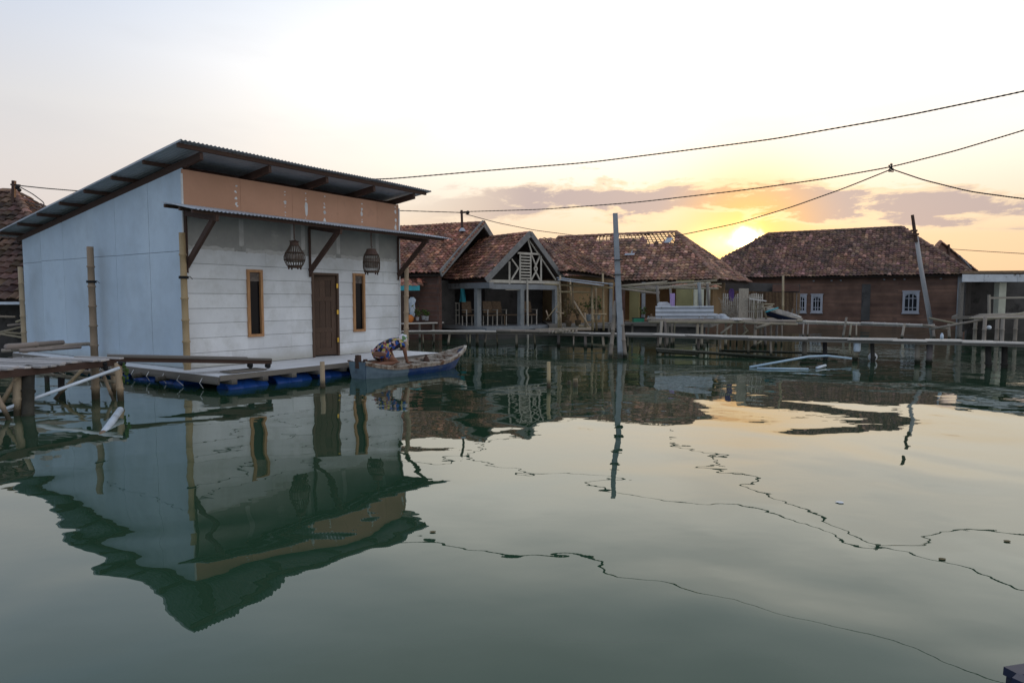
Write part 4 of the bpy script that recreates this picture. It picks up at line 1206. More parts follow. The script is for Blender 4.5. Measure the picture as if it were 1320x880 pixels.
def on_wall(px, py, p0, nrm_):
    d = ray(px, py); return C0 + d * ((p0 - C0).dot(nrm_) / d.dot(nrm_))


wp = w1 - nn * .09
c = on_wall(1116, 392, wp, nn); mb = MB(); mb.box(V((c.x, c.y, 1.35)) - nn * .004, (.42, .02, 2.0), (dd, nn, Z)); mb.build('plaster_patch', m_dplast, bk2)
rs = random.Random(3)
mb = MB()
for px in (1049, 1072, 1084, 1140, 1153, 1166, 1190, 1213):     # bulbs of putlog bricks under the eave
    c = on_wall(px, 362 - (px - 1049) * .018, wp, nn); mb.box(c - nn * .03, (.09, .1, .07), (dd, nn, Z))
mb.build('putlog_brick', m_plast, bk2)
for (px, wpx, y0_, y1_) in ((1033, 11.5, 380, 402.5), (1053, 12.5, 380, 402.5), (1174, 17, 376, 403)):
    c = on_wall(px, (y0_ + y1_) / 2, wp, nn); D_ = c.y; sc_ = D_ / F_PX
    hw_ = wpx * sc_ / 2 / .93; hh_ = (y1_ - y0_) * sc_ / 2
    X = lambda x, z, o=0: c + dd * x + Z * z - nn * (.03 + o)
    mb = MB(); t = .11
    mb.box(X(-hw_ + t / 2, 0), (t, .10, 2 * hh_), (dd, nn, Z)); mb.box(X(hw_ - t / 2, 0), (t, .10, 2 * hh_), (dd, nn, Z)); mb.box(X(0, hh_ - t / 2), (2 * hw_ - 2 * t, .10, t), (dd, nn, Z)); mb.box(X(0, -hh_ + t / 2), (2 * hw_ - 2 * t, .10, t), (dd, nn, Z))
    mb.box(X(0, hh_ + .03), (2 * hw_ + .06, .14, .06), (dd, nn, Z)); mb.box(X(0, -hh_ - .03), (2 * hw_ + .06, .16, .06), (dd, nn, Z))
    # arched spandrels
    iw = hw_ - t; ar = .22
    for sg in (-1, 1):
        pts = [X(sg * iw, hh_ - t, .02), X(sg * iw, hh_ - t - ar, .02)] + [X(sg * iw * math.cos(a), hh_ - t - ar + ar * .92 * math.sin(a), .02) for a in [PI / 2 * i / 6 for i in range(1, 7)]] + [X(0, hh_ - t, .02)]
        mb.prism(pts, nn * .05)
    w = mb.build('window', m_winpaint, bk2)
    mb = MB()
    for x in (-iw / 3, iw / 3): mb.box(X(x, 0, .0), (.04, .05, 2 * hh_ - 2 * t), (dd, nn, Z))
    for z in (-hh_ + t + .16, hh_ - t - ar - .02): mb.box(X(0, z, .004), (2 * iw, .05, .035), (dd, nn, Z))
    mb.build('muntin', m_winpaint, w)
    mb = MB(); mb.box(X(0, 0, -.02), (2 * iw, .01, 2 * hh_ - 2 * t), (dd, nn, Z)); mb.build('pane', m_glass, w)
# brown lean-to boards at the brick house's left part
ln = thing('board_fence', 'brown upright board fence with concrete beam at the left end of the brick house', 'fence', at(1003, 415, 33))
mb = MB(); f0, f1 = at(918, 400, 34.5), at(1031, 400, 33)
k = 26
for i in range(k):
    g = R.uniform(.6, 1.2); c = f0.lerp(f1, (i + .5) / k); mb.box(V((c.x, c.y, 1.2)) + V((0, R.uniform(-.01, .01), 0)), ((f1 - f0).length / k - .015, .03, 1.9), None, (g, g * .95, g * .9), along=2)
mb.build('boards', m_rattan, ln)
mb = MB(); mb.beam(at(915, 368, 33.6), at(1031, 372, 32.2), .25, .42); mb.build('beam', m_dplast, ln)
mb = MB(); mb.box(at(1013, 371, 32.1), (1.3, .06, .36)); mb.build('rough_panel', m_brickold, ln)
# ---- smaller house behind the right roof
sh2 = thing('tiled_house', 'small tiled roof with broken ridge peeking out behind the brick house roof', 'house', at(1220, 400, 44))
q0, q1, q2, q3 = at(1212, 311, 44), at(1262, 352, 44), at(1185, 352, 42), at(1216, 313, 48)
mb = MB(); Lq = V((2.4, 4.2, 0))
tile_roof(mb, q1, q1 + Lq, q0 + Lq, q0, palette=.9, raggle=.03); tile_roof(mb, q2 + Lq, q2, q0, q0 + Lq, palette=.9)
sr = mb.build('roof', m_tileC, sh2)
mb = MB(); ridge_cap(mb, q1, q0, .12, .3); ridge_cap(mb, q2, q0, .12, .3); mb.build('ridge', m_tileC, sr)
mb = MB(); mb.prism([q0 - Z * .1, q1 - Z * .1, q2 - Z * .1], V((.2, .4, 0))); mb.prism([g2(q1, -.2), g2(q2, -.2), g2(q2, q2.z - .1), g2(q1, q1.z - .1)], V((.2, .4, 0))); mb.build('wall', m_brickold, sh2)
mb = MB(); mb.beam(at(1236, 329, 43.7), at(1251, 346, 43.7), .22, .03); mb.build('patch_sheet', m_tarp, sr)
mb = MB(); mb.beam(at(1223, 330, 43.8), at(1223, 315, 43.8), .1, .1); mb.single('service_mast', m_dark, 'stub mast on the small roof behind the brick house', 'mast', 'service masts on the roofs')

# ---- shed at the right edge
rs_ = thing('waterside_shed', 'flat-roofed open shed with flaking white fascia at the right edge', 'shed', at(1290, 430, 24))
X0, X1 = at(1237, 360, 24.0).x, at(1440, 360, 24).x
mb = MB(); mb.prism([V((X0, 23.9, 2.46)), V((X1, 23.9, 2.50)), V((X1, 29.6, 2.56)), V((X0 + 4.2, 29.6, 2.54))], V((0, 0, .10))); srf = mb.build('roof', m_rattan, rs_)
mb = MB()
x = X0
while x < X1:
    w = R.uniform(.7, 1.3); g = R.uniform(.85, 1.08); mb.box(V((x + w / 2, 23.86, 2.30)), (w - .012, .04, .27), None, (g, g, g)); x += w
mb.build('fascia', m_whitepaint, srf)
mb = MB(); mb.box(V((X0 + 4 + 6, 29.3, 1.1)), (12, .12, 2.9)); wall_seg(mb, (X0 + .65, 24.7), (X0 + 4.1, 29.3), .3, 2.5); mb.build('wall', m_dplast, rs_)
for px, r_, mt, zb in ((1288, .13, m_cream, .90), (1238, .06, m_grey, -.35), (1420, .13, m_cream, .90), (1291, .07, m_grey, -.35)):
    zt = 2.15 if zb > 0 or px == 1238 else .80
    b_ = at(px, 400, 24.3); mb = MB(); mb.box(V((b_.x, b_.y, (zb + zt) / 2)), (r_ * 2, r_ * 2, zt - zb)); mb.build('column', mt, rs_)
mb = MB(); mb.prism([V((X0 - .1, 24.2, .80)), V((X1, 24.2, .80)), V((X1, 29, .80)), V((X0 + 3.4, 29, .80))], V((0, 0, .1))); mb.build('floor', m_grey, rs_)
mb = MB(); mb.beam(at(1275, 384, 23.6), at(1420, 382, 23.6), .06, .07); mb.beam(at(1275, 412, 23.6), at(1275, 380, 23.6), .07, .07); mb.beam(at(1360, 412, 23.6), at(1360, 380, 23.6), .07, .07); mb.build('rail', m_bamg, rs_)
# its landing
ld = thing('bamboo_landing', 'raised bamboo landing in front of the shed at the right edge', 'landing', at(1300, 430, 22))
mb = MB()
for i in range(5): mb.bamboo(at(1250 + i * 3, 410 - i * 1.1, 21.4 + i * .3), at(1420, 408 - i * 1.4, 21.4 + i * .3), .032)
mb.bamboo(at(1268, 412, 21.6), at(1330, 402, 22.5), .05); mb.build('poles', m_bamg, ld, True)
for px, py in ((1270, 21.2), (1286, 22.3), (1293, 21.6), (1310, 22), (1258, 22.2), (1340, 21.6)):
    mb = MB(); t_ = at(px, 409, py); mb.bamboo(V((t_.x, t_.y, -.3)), t_ + Z * .02, .06); mb.build('post', m_bamg, ld, True)
mb = MB(); mb.bamboo(at(1198, 410, 22), at(1238, 418, 22), .035); mb.bamboo(at(1200, 424, 22), at(1266, 412, 21.5), .04); mb.bamboo(at(1190, 419, 22), at(1222, 424, 22), .04); mb.build('handrail', m_bamg, ld, True)
mb = MB(); mb.ball(at(1275, 422, 21.3), .07, 8); mb.single('white_float', m_white_pl, 'small white round float hanging beside the landing post at the right', 'float', smooth=True)

# ------------------------------------------------------------------ main footbridge
fb = thing('footbridge', 'long low footbridge of pale planks on thin posts crossing in front of the houses', 'footbridge', on_z(900, 432, .55) - Z * .55)
path = [at(516, 427.5, 21.6), at(620, 427.3, 21.2), at(690, 428.2, 20.7), at(760, 430, 20.2), at(840, 431, 19.2), at(930, 434, 18.1), at(1040, 436.5, 16.8), at(1150, 438.8, 15.6), at(1240, 440.5, 14.9), at(1330, 443, 14.3), at(1420, 445, 13.8)]
mb = MB(); bw_ = MB()
for a, b in zip(path[:-1], path[1:]):
    d = (b - a); L_ = d.length; d = d.normalized(); s = d.cross(Z).normalized()
    if s.y > 0: s = -s
    k = int(L_ / 1.1) + 1
    for lane in range(4):
        for i in range(k):
            g = R.uniform(.62, 1.15); p0 = a.lerp(b, i / k); p1 = a.lerp(b, (i + 1.03) / k)
            o = -s * (.03 + lane * .16 + R.uniform(-.025, .025)) + Z * (R.uniform(-.01, .015) + .004 * (i % 2))
            mb.beam(p0 + o, p1 + o + V((0, 0, R.uniform(-.01, .01))), R.uniform(.12, .15), .028, tint=(g, g * .98, g * .95))
    for o in (.04, .58): bw_.beam(a - s * o - Z * .05, b - s * o - Z * .05, .05, .06)
mb.build('planks', m_pale, fb); bw_.build('bearer', m_grey, fb)


def lerp_path(px):
    for a, b in zip(path[:-1], path[1:]):
        pa_, pb_ = a, b
        xa = 660 + F_PX * a.x / (a - C0).dot(CF); xb = 660 + F_PX * b.x / (b - C0).dot(CF)
        if xa <= px <= xb: return a.lerp(b, (px - xa) / (xb - xa))
    return path[-1]


for px, r, lean, mt in ((524, .03, 0, 0), (545, .025, .05, 0), (558, .035, -.04, 0), (580, .05, -.1, 0), (600, .03, .08, 0), (606, .025, 0, 0), (614, .06, 0, 1), (627, .03, -.15, 0), (640, .03, .06, 0), (666, .05, .02, 1), (689, .035, .08, 0), (722, .06, 0, 1), (740, .03, 0, 0), (755, .06, 0, 1), (766, .04, 0, 0), (778, .05, .07, 0), (814, .03, 0, 0), (854, .04, -.05, 0), (863, .04, .04, 1), (908, .055, -.03, 1), (936, .04, 0, 0), (975, .04, 0, 0), (997, .04, 0, 0), (1044, .075, 0, 1), (1072, .07, .03, 2), (1112, .075, 0, 0), (1134, .06, .0, 2), (1194, .07, -.02, 0), (1211, .08, -.08, 1), (1208, .05, .02, 2), (1287, .075, 0, 2), (1309, .075, -.06, 2), (1380, .07, 0, 2)):
    p = lerp_path(px); mb = MB(); o = V((0, R.choice((.08, .5)) if px < 1000 else .3, 0))
    mb.bamboo(V((p.x + lean, p.y - .1, -.4)) + o, p + o + Z * (-.03), r * .85, .012)
    mb.build('post', (m_bamg, m_grey, m_black)[mt], fb, True)
mb = MB()
for i in range(12): a_ = on_z(1112 + R.uniform(-3, 3), 447 + i * .6, .3) ; 
mb.lathe(lerp_path(1112) + V((0, .18, -.30)), [(.07, 0), (.085, .05), (.08, .15), (.09, .22), (.07, .25)], 10); mb.build('sleeve', m_pvc, fb, True)
# bundle of short bamboo on the bridge
for i, (a, b, lab) in enumerate((((690, 425.5, 20.6), (762, 424, 20.6), 'bleached bamboo length lying on the footbridge left of the concrete pole'), ((640, 426, 20.7), (715, 427.5, 20.4), 'grey bamboo length lying on the footbridge below the gabled porch'), ((715, 428, 20.2), (733, 426.5, 20.5), 'short dark-ended bamboo lying on the footbridge'))):
    mb = MB(); mb.bamboo(at(*a), at(*b), .05); mb.single('bamboo_pole', m_bamg, lab, 'bamboo pole', 'bamboo lengths on the footbridge', True)
for i in range(9):
    mb = MB(); c = at(708 + i * 4.3, 427.6 + R.uniform(-.8, .8), 20.15); mb.bamboo(c, c + V((.08, .55, 0.02)), .032); mb.single('bamboo_offcut', m_bamg, 'short bamboo offcut end-on at the footbridge edge below the annex', 'bamboo', 'bamboo offcuts on the footbridge edge')
mb = MB(); mb.lathe(at(1214, 437, 15.05), [(0, 0), (.035, 0), (.035, .09), (.02, .12), (.02, .14), (0, .14)], 10); mb.single('plastic_bottle', m_blueshirt, 'small pale bottle standing on the footbridge near the leaning pole', 'bottle', smooth=True)
# thin pole rail of the second walkway
sw = thing('bamboo_walkway', 'thin single-pole walkway running along the red brick house', 'walkway', at(1110, 419, 27))
mb = MB(); mb.bamboo(at(1026, 414, 27), at(1120, 417.5, 26), .055); mb.bamboo(at(1110, 416.5, 26), at(1205, 420, 24.5), .055); mb.bamboo(at(1026, 416.5, 27.3), at(1205, 421.5, 24.9), .04); mb.build('poles', m_pale, sw, True)
for px, r in ((1042, .03), (1036, .03), (1091, .045), (1104, .03), (1097, .04), (1166, .05), (1203, .05), (1223, .05)):
    p_ = at(px, 417, 26 - (px - 1042) * .009); mb = MB(); mb.bamboo(V((p_.x - R.uniform(-.1, .2), p_.y, -.3)), p_ + Z * (.25 if px == 1091 else 0), r); mb.build('post', m_bamg, sw, True)

# ------------------------------------------------------------------ concrete pole with props, leaning pole
cp = thing('concrete_pole', 'tall square concrete pole braced by two props standing in the water', 'pole', on_z(801, 461, 0))
pb0 = on_z(802, 461, 0); pt0 = at(793, 275, pb0.y)
mb = MB(); n_ = 10; rows = []
for i in range(n_ + 1):
    p = (pb0 - Z * .5).lerp(pt0, i / n_); w = .085 - .03 * i / n_
    rows.append([p + V((w, -w, 0)), p + V((w, w, 0)), p + V((-w, w, 0)), p + V((-w, -w, 0))])
st = mb.grid(rows, (1, 1, 1), True); mb.cap([st + n_ * 4 + k for k in range(4)]); mb.build('shaft', m_conc, cp)
for k, (a, b, r) in enumerate((((794, 388, 17.2), (785, 466, 16.9), .055), ((800, 400, 17.1), (808, 462, 17.0), .06))):
    mb = MB(); mb.bamboo(at(*a), at(*b) - Z * .3, r); mb.build('prop', m_bamg, cp, True)
mb = MB()
for t_ in (.58, .68): c = pb0.lerp(pt0, t_); mb.box(c, (.25, .25, .015))
mb.build('band', m_wire, cp)
lp = thing('leaning_pole', 'leaning weathered pole with two crosspieces in front of the brick house', 'pole', at(1200, 425, 27))
mb = MB(); mb.tube([at(1203, 436, 27), at(1196, 395, 27), at(1187, 345, 27), at(1181, 305, 27)], [.10, .095, .085, .075], 10); mb.build('shaft', m_polew, lp, True)
mb = MB(); mb.tube([at(1181, 312, 26.95), at(1176, 277, 26.95)], [.07, .06], 8); mb.build('extension', m_dark, lp)
for y_, x_ in ((297.5, 1178), (302, 1180)): mb = MB(); mb.beam(at(x_ - 3.5, y_, 26.9), at(x_ + 4, y_, 26.9), .08, .08); mb.build('crosspiece', m_dark, lp)

# ------------------------------------------------------------------ bamboo frame in front of the annex
bf = thing('bamboo_scaffold', 'tall bamboo scaffold carrying pale sheets in front of the annex', 'frame', at(745, 425, 22.5))
for (px, y0, y1, D, r) in ((719, 366, 426, 22.6, .035), (722, 355, 426, 22.4, .035), (735, 360, 400, 23.4, .03), (738, 362, 398, 22.6, .03), (763, 368, 426, 22.4, .042), (768, 370, 426, 23, .04), (777, 352, 426, 22.5, .035), (754, 403, 424, 22.2, .04)):
    mb = MB(); mb.bamboo(at(px + 1, y1, D), at(px, y0, D), r, .01); mb.build('post', m_bam, bf, True)
mb = MB()
mb.bamboo(at(702, 366, 22.6), at(790, 371, 22.3), .03); mb.bamboo(at(720, 376, 22.4), at(764, 377, 22.4), .03); mb.bamboo(at(763, 405, 22.4), at(782, 405, 22.4), .03); mb.bamboo(at(740, 388, 22.3), at(761, 424, 22.0), .03); mb.bamboo(at(720, 392, 23.4), at(704, 412, 23), .02); mb.bamboo(at(704, 400, 23), at(708, 412, 23), .02); mb.bamboo(at(717, 402, 22.5), at(727, 404, 22.4), .03); mb.bamboo(at(746, 420, 22.3), at(762, 423, 22.3), .05)
mb.build('rail', m_bam, bf, True)
mb = MB()
for k, (a, b) in enumerate((((720, 358, 22.8), (789, 366, 22.2)), ((722, 360.5, 22.4), (776, 367.5, 21.8)))):
    mb.beam(at(*a), at(*b), .5, .03)
mb.build('sheet', m_tarp, bf)
pr_ = thing('pergola', 'sagging lean-to of long bamboo poles right of the concrete pole', 'lean-to', at(860, 380, 24))
mb = MB()
for k in range(7):
    mb.bamboo(at(798 + k * 7, 368.5 + k * .8, 23.5 - k * .1), at(846 + k * 14, 363 + k * .5 + R.uniform(-1.5, 2), 23.6), .026, .015)
mb.bamboo(at(800, 369, 22.8), at(924, 361.5, 22.8), .04, .01); mb.bamboo(at(800, 372, 22.8), at(846, 378, 22.8), .035); mb.bamboo(at(805, 370, 23.2), at(844, 375, 23), .03)
mb.bamboo(at(868, 371, 22.6), at(926, 372, 22.6), .035)
mb.build('poles', m_bamg, pr_, True)
mb = MB(); tile_roof(mb, at(868, 371.5, 23.4), at(925, 371.5, 23.4), at(918, 368, 24.6), at(868, 368, 24.6), .22, .2, 1.4); mb.build('tiles', m_tileC, pr_)
for (px, y0, r, mt) in ((847, 368, .05, m_grey), (864, 372, .045, m_grey), (901, 364, .06, m_pillar), (912, 366, .05, m_grey)):
    mb = MB(); mb.tube([at(px + 3, 412, 22.4), at(px, y0, 22.6)], r, 8); mb.build('post', mt, pr_, True)
# plants in front of the annex
plant(at(760, 414, 23.2), .75, 20, .38, 'bushy green plant growing at the bamboo scaffold', pot=m_pot, pr=.14)
plant(at(770, 412, 23.6), .7, 16, .34, 'tall green plant at the right of the bamboo scaffold', pot=m_pot, pr=.12)
plant(at(733, 421, 23.2), .85, 16, .36, 'dry sparse plant inside the bamboo scaffold', m_leafd, pot=m_rattan, pr=.12)
plant(at(745, 420, 23.6), .7, 14, .3, 'low olive plant inside the bamboo scaffold beside the slanting pole', m_leafd, pot=m_rattan, pr=.12)
plant(at(829, 411, 25), .35, 10, .16, 'small plant on the bench beside the green crate', pot=m_pot, pr=.07)

# ------------------------------------------------------------------ stilt platform with panel, fence, boat
sp_ = thing('stilt_platform', 'cluttered pole platform on many thin stilts in front of the yellow house', 'platform', at(930, 447, 21))
SZ = .88
mb = MB()
for k in range(5): mb.bamboo(at(836 + R.uniform(-4, 4), 412.5 - k * .6, 20.8 + k * .5), at(1030 + R.uniform(-6, 6), 414 - k * .5, 20.6 + k * .5), .055, .006)
mb.bamboo(at(836, 415, 20.7), at(970, 415.5, 20.6), .045); mb.bamboo(at(960, 416, 20.5), at(1028, 418, 20.4), .04); mb.build('poles', m_bamg, sp_, True)
for px, lean, D, r in ((853, .1, 20.6, .05), (857, -.1, 20.6, .05), (861, 0, 21.2, .04), (866, 0, 21.6, .035), (870, .06, 21.8, .03), (899, 0, 20.7, .05), (905, 0, 20.7, .05), (914, .05, 22, .03), (936, 0, 20.8, .045), (950, 0, 22.4, .03), (974, 0, 20.6, .05), (981, 0, 20.8, .05), (986, -.05, 20.8, .045), (994, 0, 21.5, .04), (1002, .04, 21.6, .04), (1008, 0, 22, .03), (925, 0, 23, .03), (943, .03, 23, .03), (960, 0, 23, .03)):
    t_ = at(px, 414, D); mb = MB(); mb.bamboo(V((t_.x - lean, t_.y, -.35)), t_, r, .012); mb.build('stilt', m_bamg if R.random() < .6 else m_grey, sp_, True)
for a, b, r in (((929, 430, 20.7), (944, 418, 20.7), .035), ((958, 419, 20.8), (964, 427, 20.8), .03), ((964, 425, 20.8), (957, 432, 20.8), .03), ((974, 423, 20.4), (993, 417, 20.4), .045), ((968, 448, 20.7), (985, 437, 20.7), .03)): mb = MB(); mb.bamboo(at(*a), at(*b), r); mb.build('brace', m_bamg, sp_, True)
cs = thing('corrugated_panel', 'grey corrugated sheet set upright along the platform edge', 'panel', at(883, 412, 20.9))
mb = MB(); a_, b_ = at(845, 410.5, 21.0), at(920, 410.5, 20.7); up_ = at(845, 394.5, 21.0) - a_
corrugated(mb, a_, up_, b_ - a_, .10, .024, nv=8, sag=.004); mb.build('sheet', m_zinc_dull, cs, True)
mb = MB(); 
for t_ in (.1, .75): c = a_.lerp(b_, t_) + Z * .05 + V((0, -.03, 0)); mb.ball(c, .02, 5); mb.ball(c + Z * .3, .02, 5)
mb.beam(a_ + V((0, .06, 0)), b_ + V((0, .06, 0)), .05, .05); mb.build('batten', m_grey, cs)
mb = MB(); c = at(858, 402, 21.5)
rows = [[c + V((x * .21 + s_, .03 * math.sin(x * 5), z)) for x in (-1, -.5, 0, .5, 1)] for z, s_ in ((-.1, 0), (.10, -.02), (.26, -.06))]
rows.append([c + V((x * .13 - .08, .0, .33)) for x in (-1, -.5, 0, .5, 1)])
mb.grid(rows); mb.grid([[p + V((0, .05, 0)) for p in r] for r in rows]); mb.single('hanging_cloth', m_cloth, 'white cloth hung above the corrugated sheet', 'cloth', 'washing hung on the houses', True)
mb = MB(); a_ = at(864, 378, 21.5); b_ = at(870, 378, 21.4)
rows = [[(a_.lerp(b_, s_ / 5)) + V((0, .02 * math.sin(s_ * 2.0), -z)) for s_ in range(6)] for z in (0, .2, .4, .60)]; mb.grid(rows); mb.grid([[p + V((0, .04, 0)) for p in r] for r in rows])
mb.single('hanging_towel', m_lilac, 'lilac towel hung above the corrugated sheet', 'towel', 'washing hung on the houses', True)
gc = thing('green_crate', 'green plastic crate on the bench under the pergola', 'crate', at(823, 415, 25))
mb = MB(); c = at(823, 412.5, 25)
for s_ in (-1, 1): mb.box(c + V((s_ * .20, 0, 0)), (.02, .3, .16)); mb.box(c + V((0, s_ * .15, .0)), (.42, .02, .16))
mb.box(c - Z * .075, (.4, .28, .02)); mb.build('shell', m_green, gc)
mb = MB(); mb.box(c + V((0, 0, .085)), (.46, .34, .02)); mb.build('lid', m_rubber, gc)
bn = thing('plank_bench', 'long plank bench in front of the yellow wall', 'bench', at(815, 418, 24.6))
mb = MB(); mb.beam(at(778, 417, 25), at(853, 415.5, 24.4), .45, .05); mb.build('top', m_grey, bn)
for px in (785, 815, 848): mb = MB(); c = at(px, 416.5, 24.7); mb.beam(c, V((c.x, c.y, -.2)), .07, .07); mb.build('leg', m_grey, bn)
for px, r_, h_, mt, lab in ((836, .05, .2, m_conc, 'small grey jar on the bench under the pergola'), (839.5, .055, .28, m_rattan, 'brown bottle-shaped jar at the right end of the bench'), (833, .07, .12, m_tileA, 'low reddish bowl on the bench beside the green crate')):
    mb = MB(); mb.lathe(at(px, 414, 24.6), [(0, 0), (r_, 0), (r_ * 1.15, h_ * .6), (r_ * .6, h_ * .85), (r_ * .6, h_), (0, h_)], 10); mb.single('clay_jar', mt, lab, 'jar', 'jars on the bench', True)
# picket fence and boards
pk = thing('picket_fence', 'short weathered picket fence with a purple cloth at the right of the platform', 'fence', at(957, 411, 22))
a_, b_ = at(932, 411, 22.3), at(982, 411, 21.9)
mb = MB()
for i in range(20):
    c = a_.lerp(b_, i / 19); g = R.uniform(.7, 1.1); mb.box(c + Z * .42 + V((0, 0, R.uniform(-.03, .03))), (.035, .02, .86), None, (g, g, g), along=2)
mb.build('pickets', m_truss, pk)
mb = MB()
for z in (.25, .72): mb.beam(a_ + Z * z + V((0, .03, 0)), b_ + Z * z + V((0, .03, 0)), .03, .05)
mb.build('rail', m_truss, pk)
mb = MB(); c = at(942, 372, 22.0)
rows = [[c + V((x * w, .05 * math.cos(x * 3) - .05, -z)) for x in (-1, -.5, 0, .5, 1)] for w, z in ((.04, 0), (.09, .1), (.08, .3), (.04, .42))]; mb.grid(rows); mb.grid([[p + V((0, .05, 0)) for p in r] for r in rows])
mb.single('hanging_cloth', m_purple, 'dark purple cloth draped over the picket fence', 'cloth', 'washing hung on the houses', True)
mb = MB(); a_, b_ = at(951.5, 411, 21.5), at(964.5, 411, 21.4)
mb.box((a_ + b_) / 2 + Z * .5, ((b_ - a_).length, .03, 1.0), None, along=2); mb.single('upright_board', m_bamg, 'wide grey board propped upright against the picket fence', 'board')
tb2 = thing('plank_trestle', 'rickety trestle with pale plank between the board and the blue boat', 'trestle', at(977, 411, 21.3))
mb = MB(); mb.beam(at(966, 385, 21.3), at(988, 388, 21.1), .25, .04); mb.build('top', m_pale, tb2)
for a, b in (((974, 411, 21.3), (974, 387, 21.3)), ((988, 411, 21.1), (982, 387, 21.1)), ((970, 400, 21.3), (970, 386, 21.4))): mb = MB(); mb.bamboo(at(*a), at(*b), .03); mb.build('leg', m_bamg, tb2, True)
mb = MB(); mb.bamboo(at(974, 399, 21.2), at(996, 394, 21.2), .025); mb.bamboo(at(974, 392, 21.2), at(998, 392, 21.4), .02); mb.build('rail', m_bamg, tb2, True)
mb = MB(); mb.prism([at(925, 413, 21.2), at(952, 413, 20.5), at(969, 411.5, 21), at(943, 409.5, 22)], V((0, 0, .03)))
mb.single('loose_sheet', m_pale, 'flat pale sheet lying on the platform beside the corrugated sheet', 'sheet')
mb = MB(); c = at(929, 409.5, 21.2)
for i in range(7): mb.ball(c + V((R.uniform(-.25, .2), R.uniform(-.1, .1), R.uniform(-.02, .06))), R.uniform(.07, .13), 6, (1.5, 1, .7))
mb.single('plastic_sack', m_tarp, 'crumpled pale sack beside the corrugated sheet', 'sack', smooth=True)
mb = MB(); mb.bamboo(at(1009, 413, 21.5), at(1009.5, 355, 21.5), .04); mb.single('bamboo_pole', m_bam, 'upright bamboo pole beside the tipped blue boat', 'bamboo pole', None, True)
# tipped boat
b0_, b1_ = at(989, 403, 21.4), at(1026, 414, 21.0); bdx = (b1_ - b0_); bln = bdx.length; bdx.normalize(); bsy = V((0, 1, .25)); bsy = (bsy - bdx * bsy.dot(bdx)).normalized(); bnz = bdx.cross(bsy); bnz = bnz if bnz.z > 0 else -bnz
Tt = lambda x, y, z: b0_ + bdx * x + bsy * y + bnz * z
tbt, _, _ = boat('tipped_boat', 'small navy boat tipped on its side on the platform', Tt, bln, .42, lambda s: .16, m_navy, m_pale, .7, segs=14, keel=-.10, rake=.1, group='wooden boats')
mb = MB(); mb.beam(at(987, 402, 21), at(1003, 396.5, 21), .08, .03); mb.single('paddle', m_cyan, 'turquoise painted paddle end on top of the tipped boat', 'paddle')
for i, (px, lean) in enumerate(((1018, .1), (1022, .2), (1026, .15), (1015, 0))):
    mb = MB(); c = at(px, 412, 22.5); mb.bamboo(c, c + V((lean, 0, R.uniform(.3, .42))), .025); mb.single('bamboo_stake', m_grey, 'dark stake in the clutter behind the tipped boat', 'stake', 'stakes behind the tipped boat')
# wire netting heap by fence -> dry brush
brs = MB()
for i in range(60):
    c = at(R.uniform(931, 949), 411, 21.7); h_ = R.uniform(.2, .75); brs.tube([c, c + V((R.uniform(-.1, .1), R.uniform(-.1, .1), h_ * .5)), c + V((R.uniform(-.25, .25), R.uniform(-.2, .2), h_))], .007, 4)
brs.single('dry_brush', m_bamg, 'bundle of dry twigs leaning on the picket fence', 'twigs')

# ------------------------------------------------------------------ low poles and pipes in the water
def floatpole(a, b, r, label, mat=m_grey):
    mb = MB(); mb.bamboo(a, b, r, .006); mb.single('bamboo_pole', mat, label, 'bamboo pole', 'bamboo poles just above the water', True)


floatpole(at(846, 450, 18.5), at(1012, 462, 16.6), .045, 'long brown pole just above the water below the platform')
floatpole(at(930, 452, 18.6), at(1080, 456, 17.2), .035, 'thin pole low over the water behind the blue pipe')
floatpole(at(847, 453, 18.2), at(900, 457, 17.6), .035, 'short dark pole touching the water at the left of the platform')
floatpole(on_z(1032, 468, .02), on_z(1052, 467, .02), .03, 'short dark pole floating beside the blue pipe')
mb = MB(); mb.tube([on_z(967, 473, .02), at(1042, 459.5, 15.6), at(1066, 458.5, 15.8), at(1098, 462, 15.6)], .026, 10); mb.single('plastic_pipe', m_pvcblue, 'bent pale blue pipe rising from the water below the footbridge', 'pipe', 'plastic pipes', True)
mb = MB(); mb.tube([on_z(976, 474.5, .02), on_z(1042, 475.5, .02)], .022, 10); mb.single('plastic_pipe', m_pvcblue, 'straight pale blue pipe lying flat on the water', 'pipe', 'plastic pipes', True)
mb = MB(); mb.tube([on_z(1053, 474, .03), on_z(1064, 471, .04)], .03, 8); mb.single('plastic_pipe', m_pvc, 'short pale pipe stub floating right of the flat blue pipe', 'pipe', 'plastic pipes', True)
mb = MB(); c = on_z(1125, 460, .1); mb.lathe(c, [(0, -.07), (.07, -.06), (.11, -.02), (.11, .02), (.07, .06), (0, .07)], 16, (V((1, 0, 0)), Z, V((0, -1, 0))))
bo_ = thing('round_float', 'round white float with dark centre between the footbridge posts', 'float', c); mb.build('disc', m_white_pl, bo_, True)
mb = MB(); mb.lathe(c + V((.0, -.065, -.01)), [(0, -.012), (.045, -.012), (.05, 0), (0, .012)], 12, (V((1, 0, 0)), Z, V((0, -1, 0)))); mb.build('hub', m_grey, bo_)
for px, py, h, r, lab in ((708.5, 500, .46, .035, 'bamboo stake standing alone in open water left of the concrete pole'), (743, 498, .14, .045, 'low stub of a stake just above the water beside the concrete pole'), (735, 495, .06, .035, 'tiny stub of a stake almost under water')):
    p_ = on_z(px, py, 0); mb = MB(); mb.bamboo(p_ - Z * .4, p_ + Z * h - V((.02, 0, 0)), r); mb.single('water_stake', m_bam, lab, 'stake', 'stakes in the water', True)
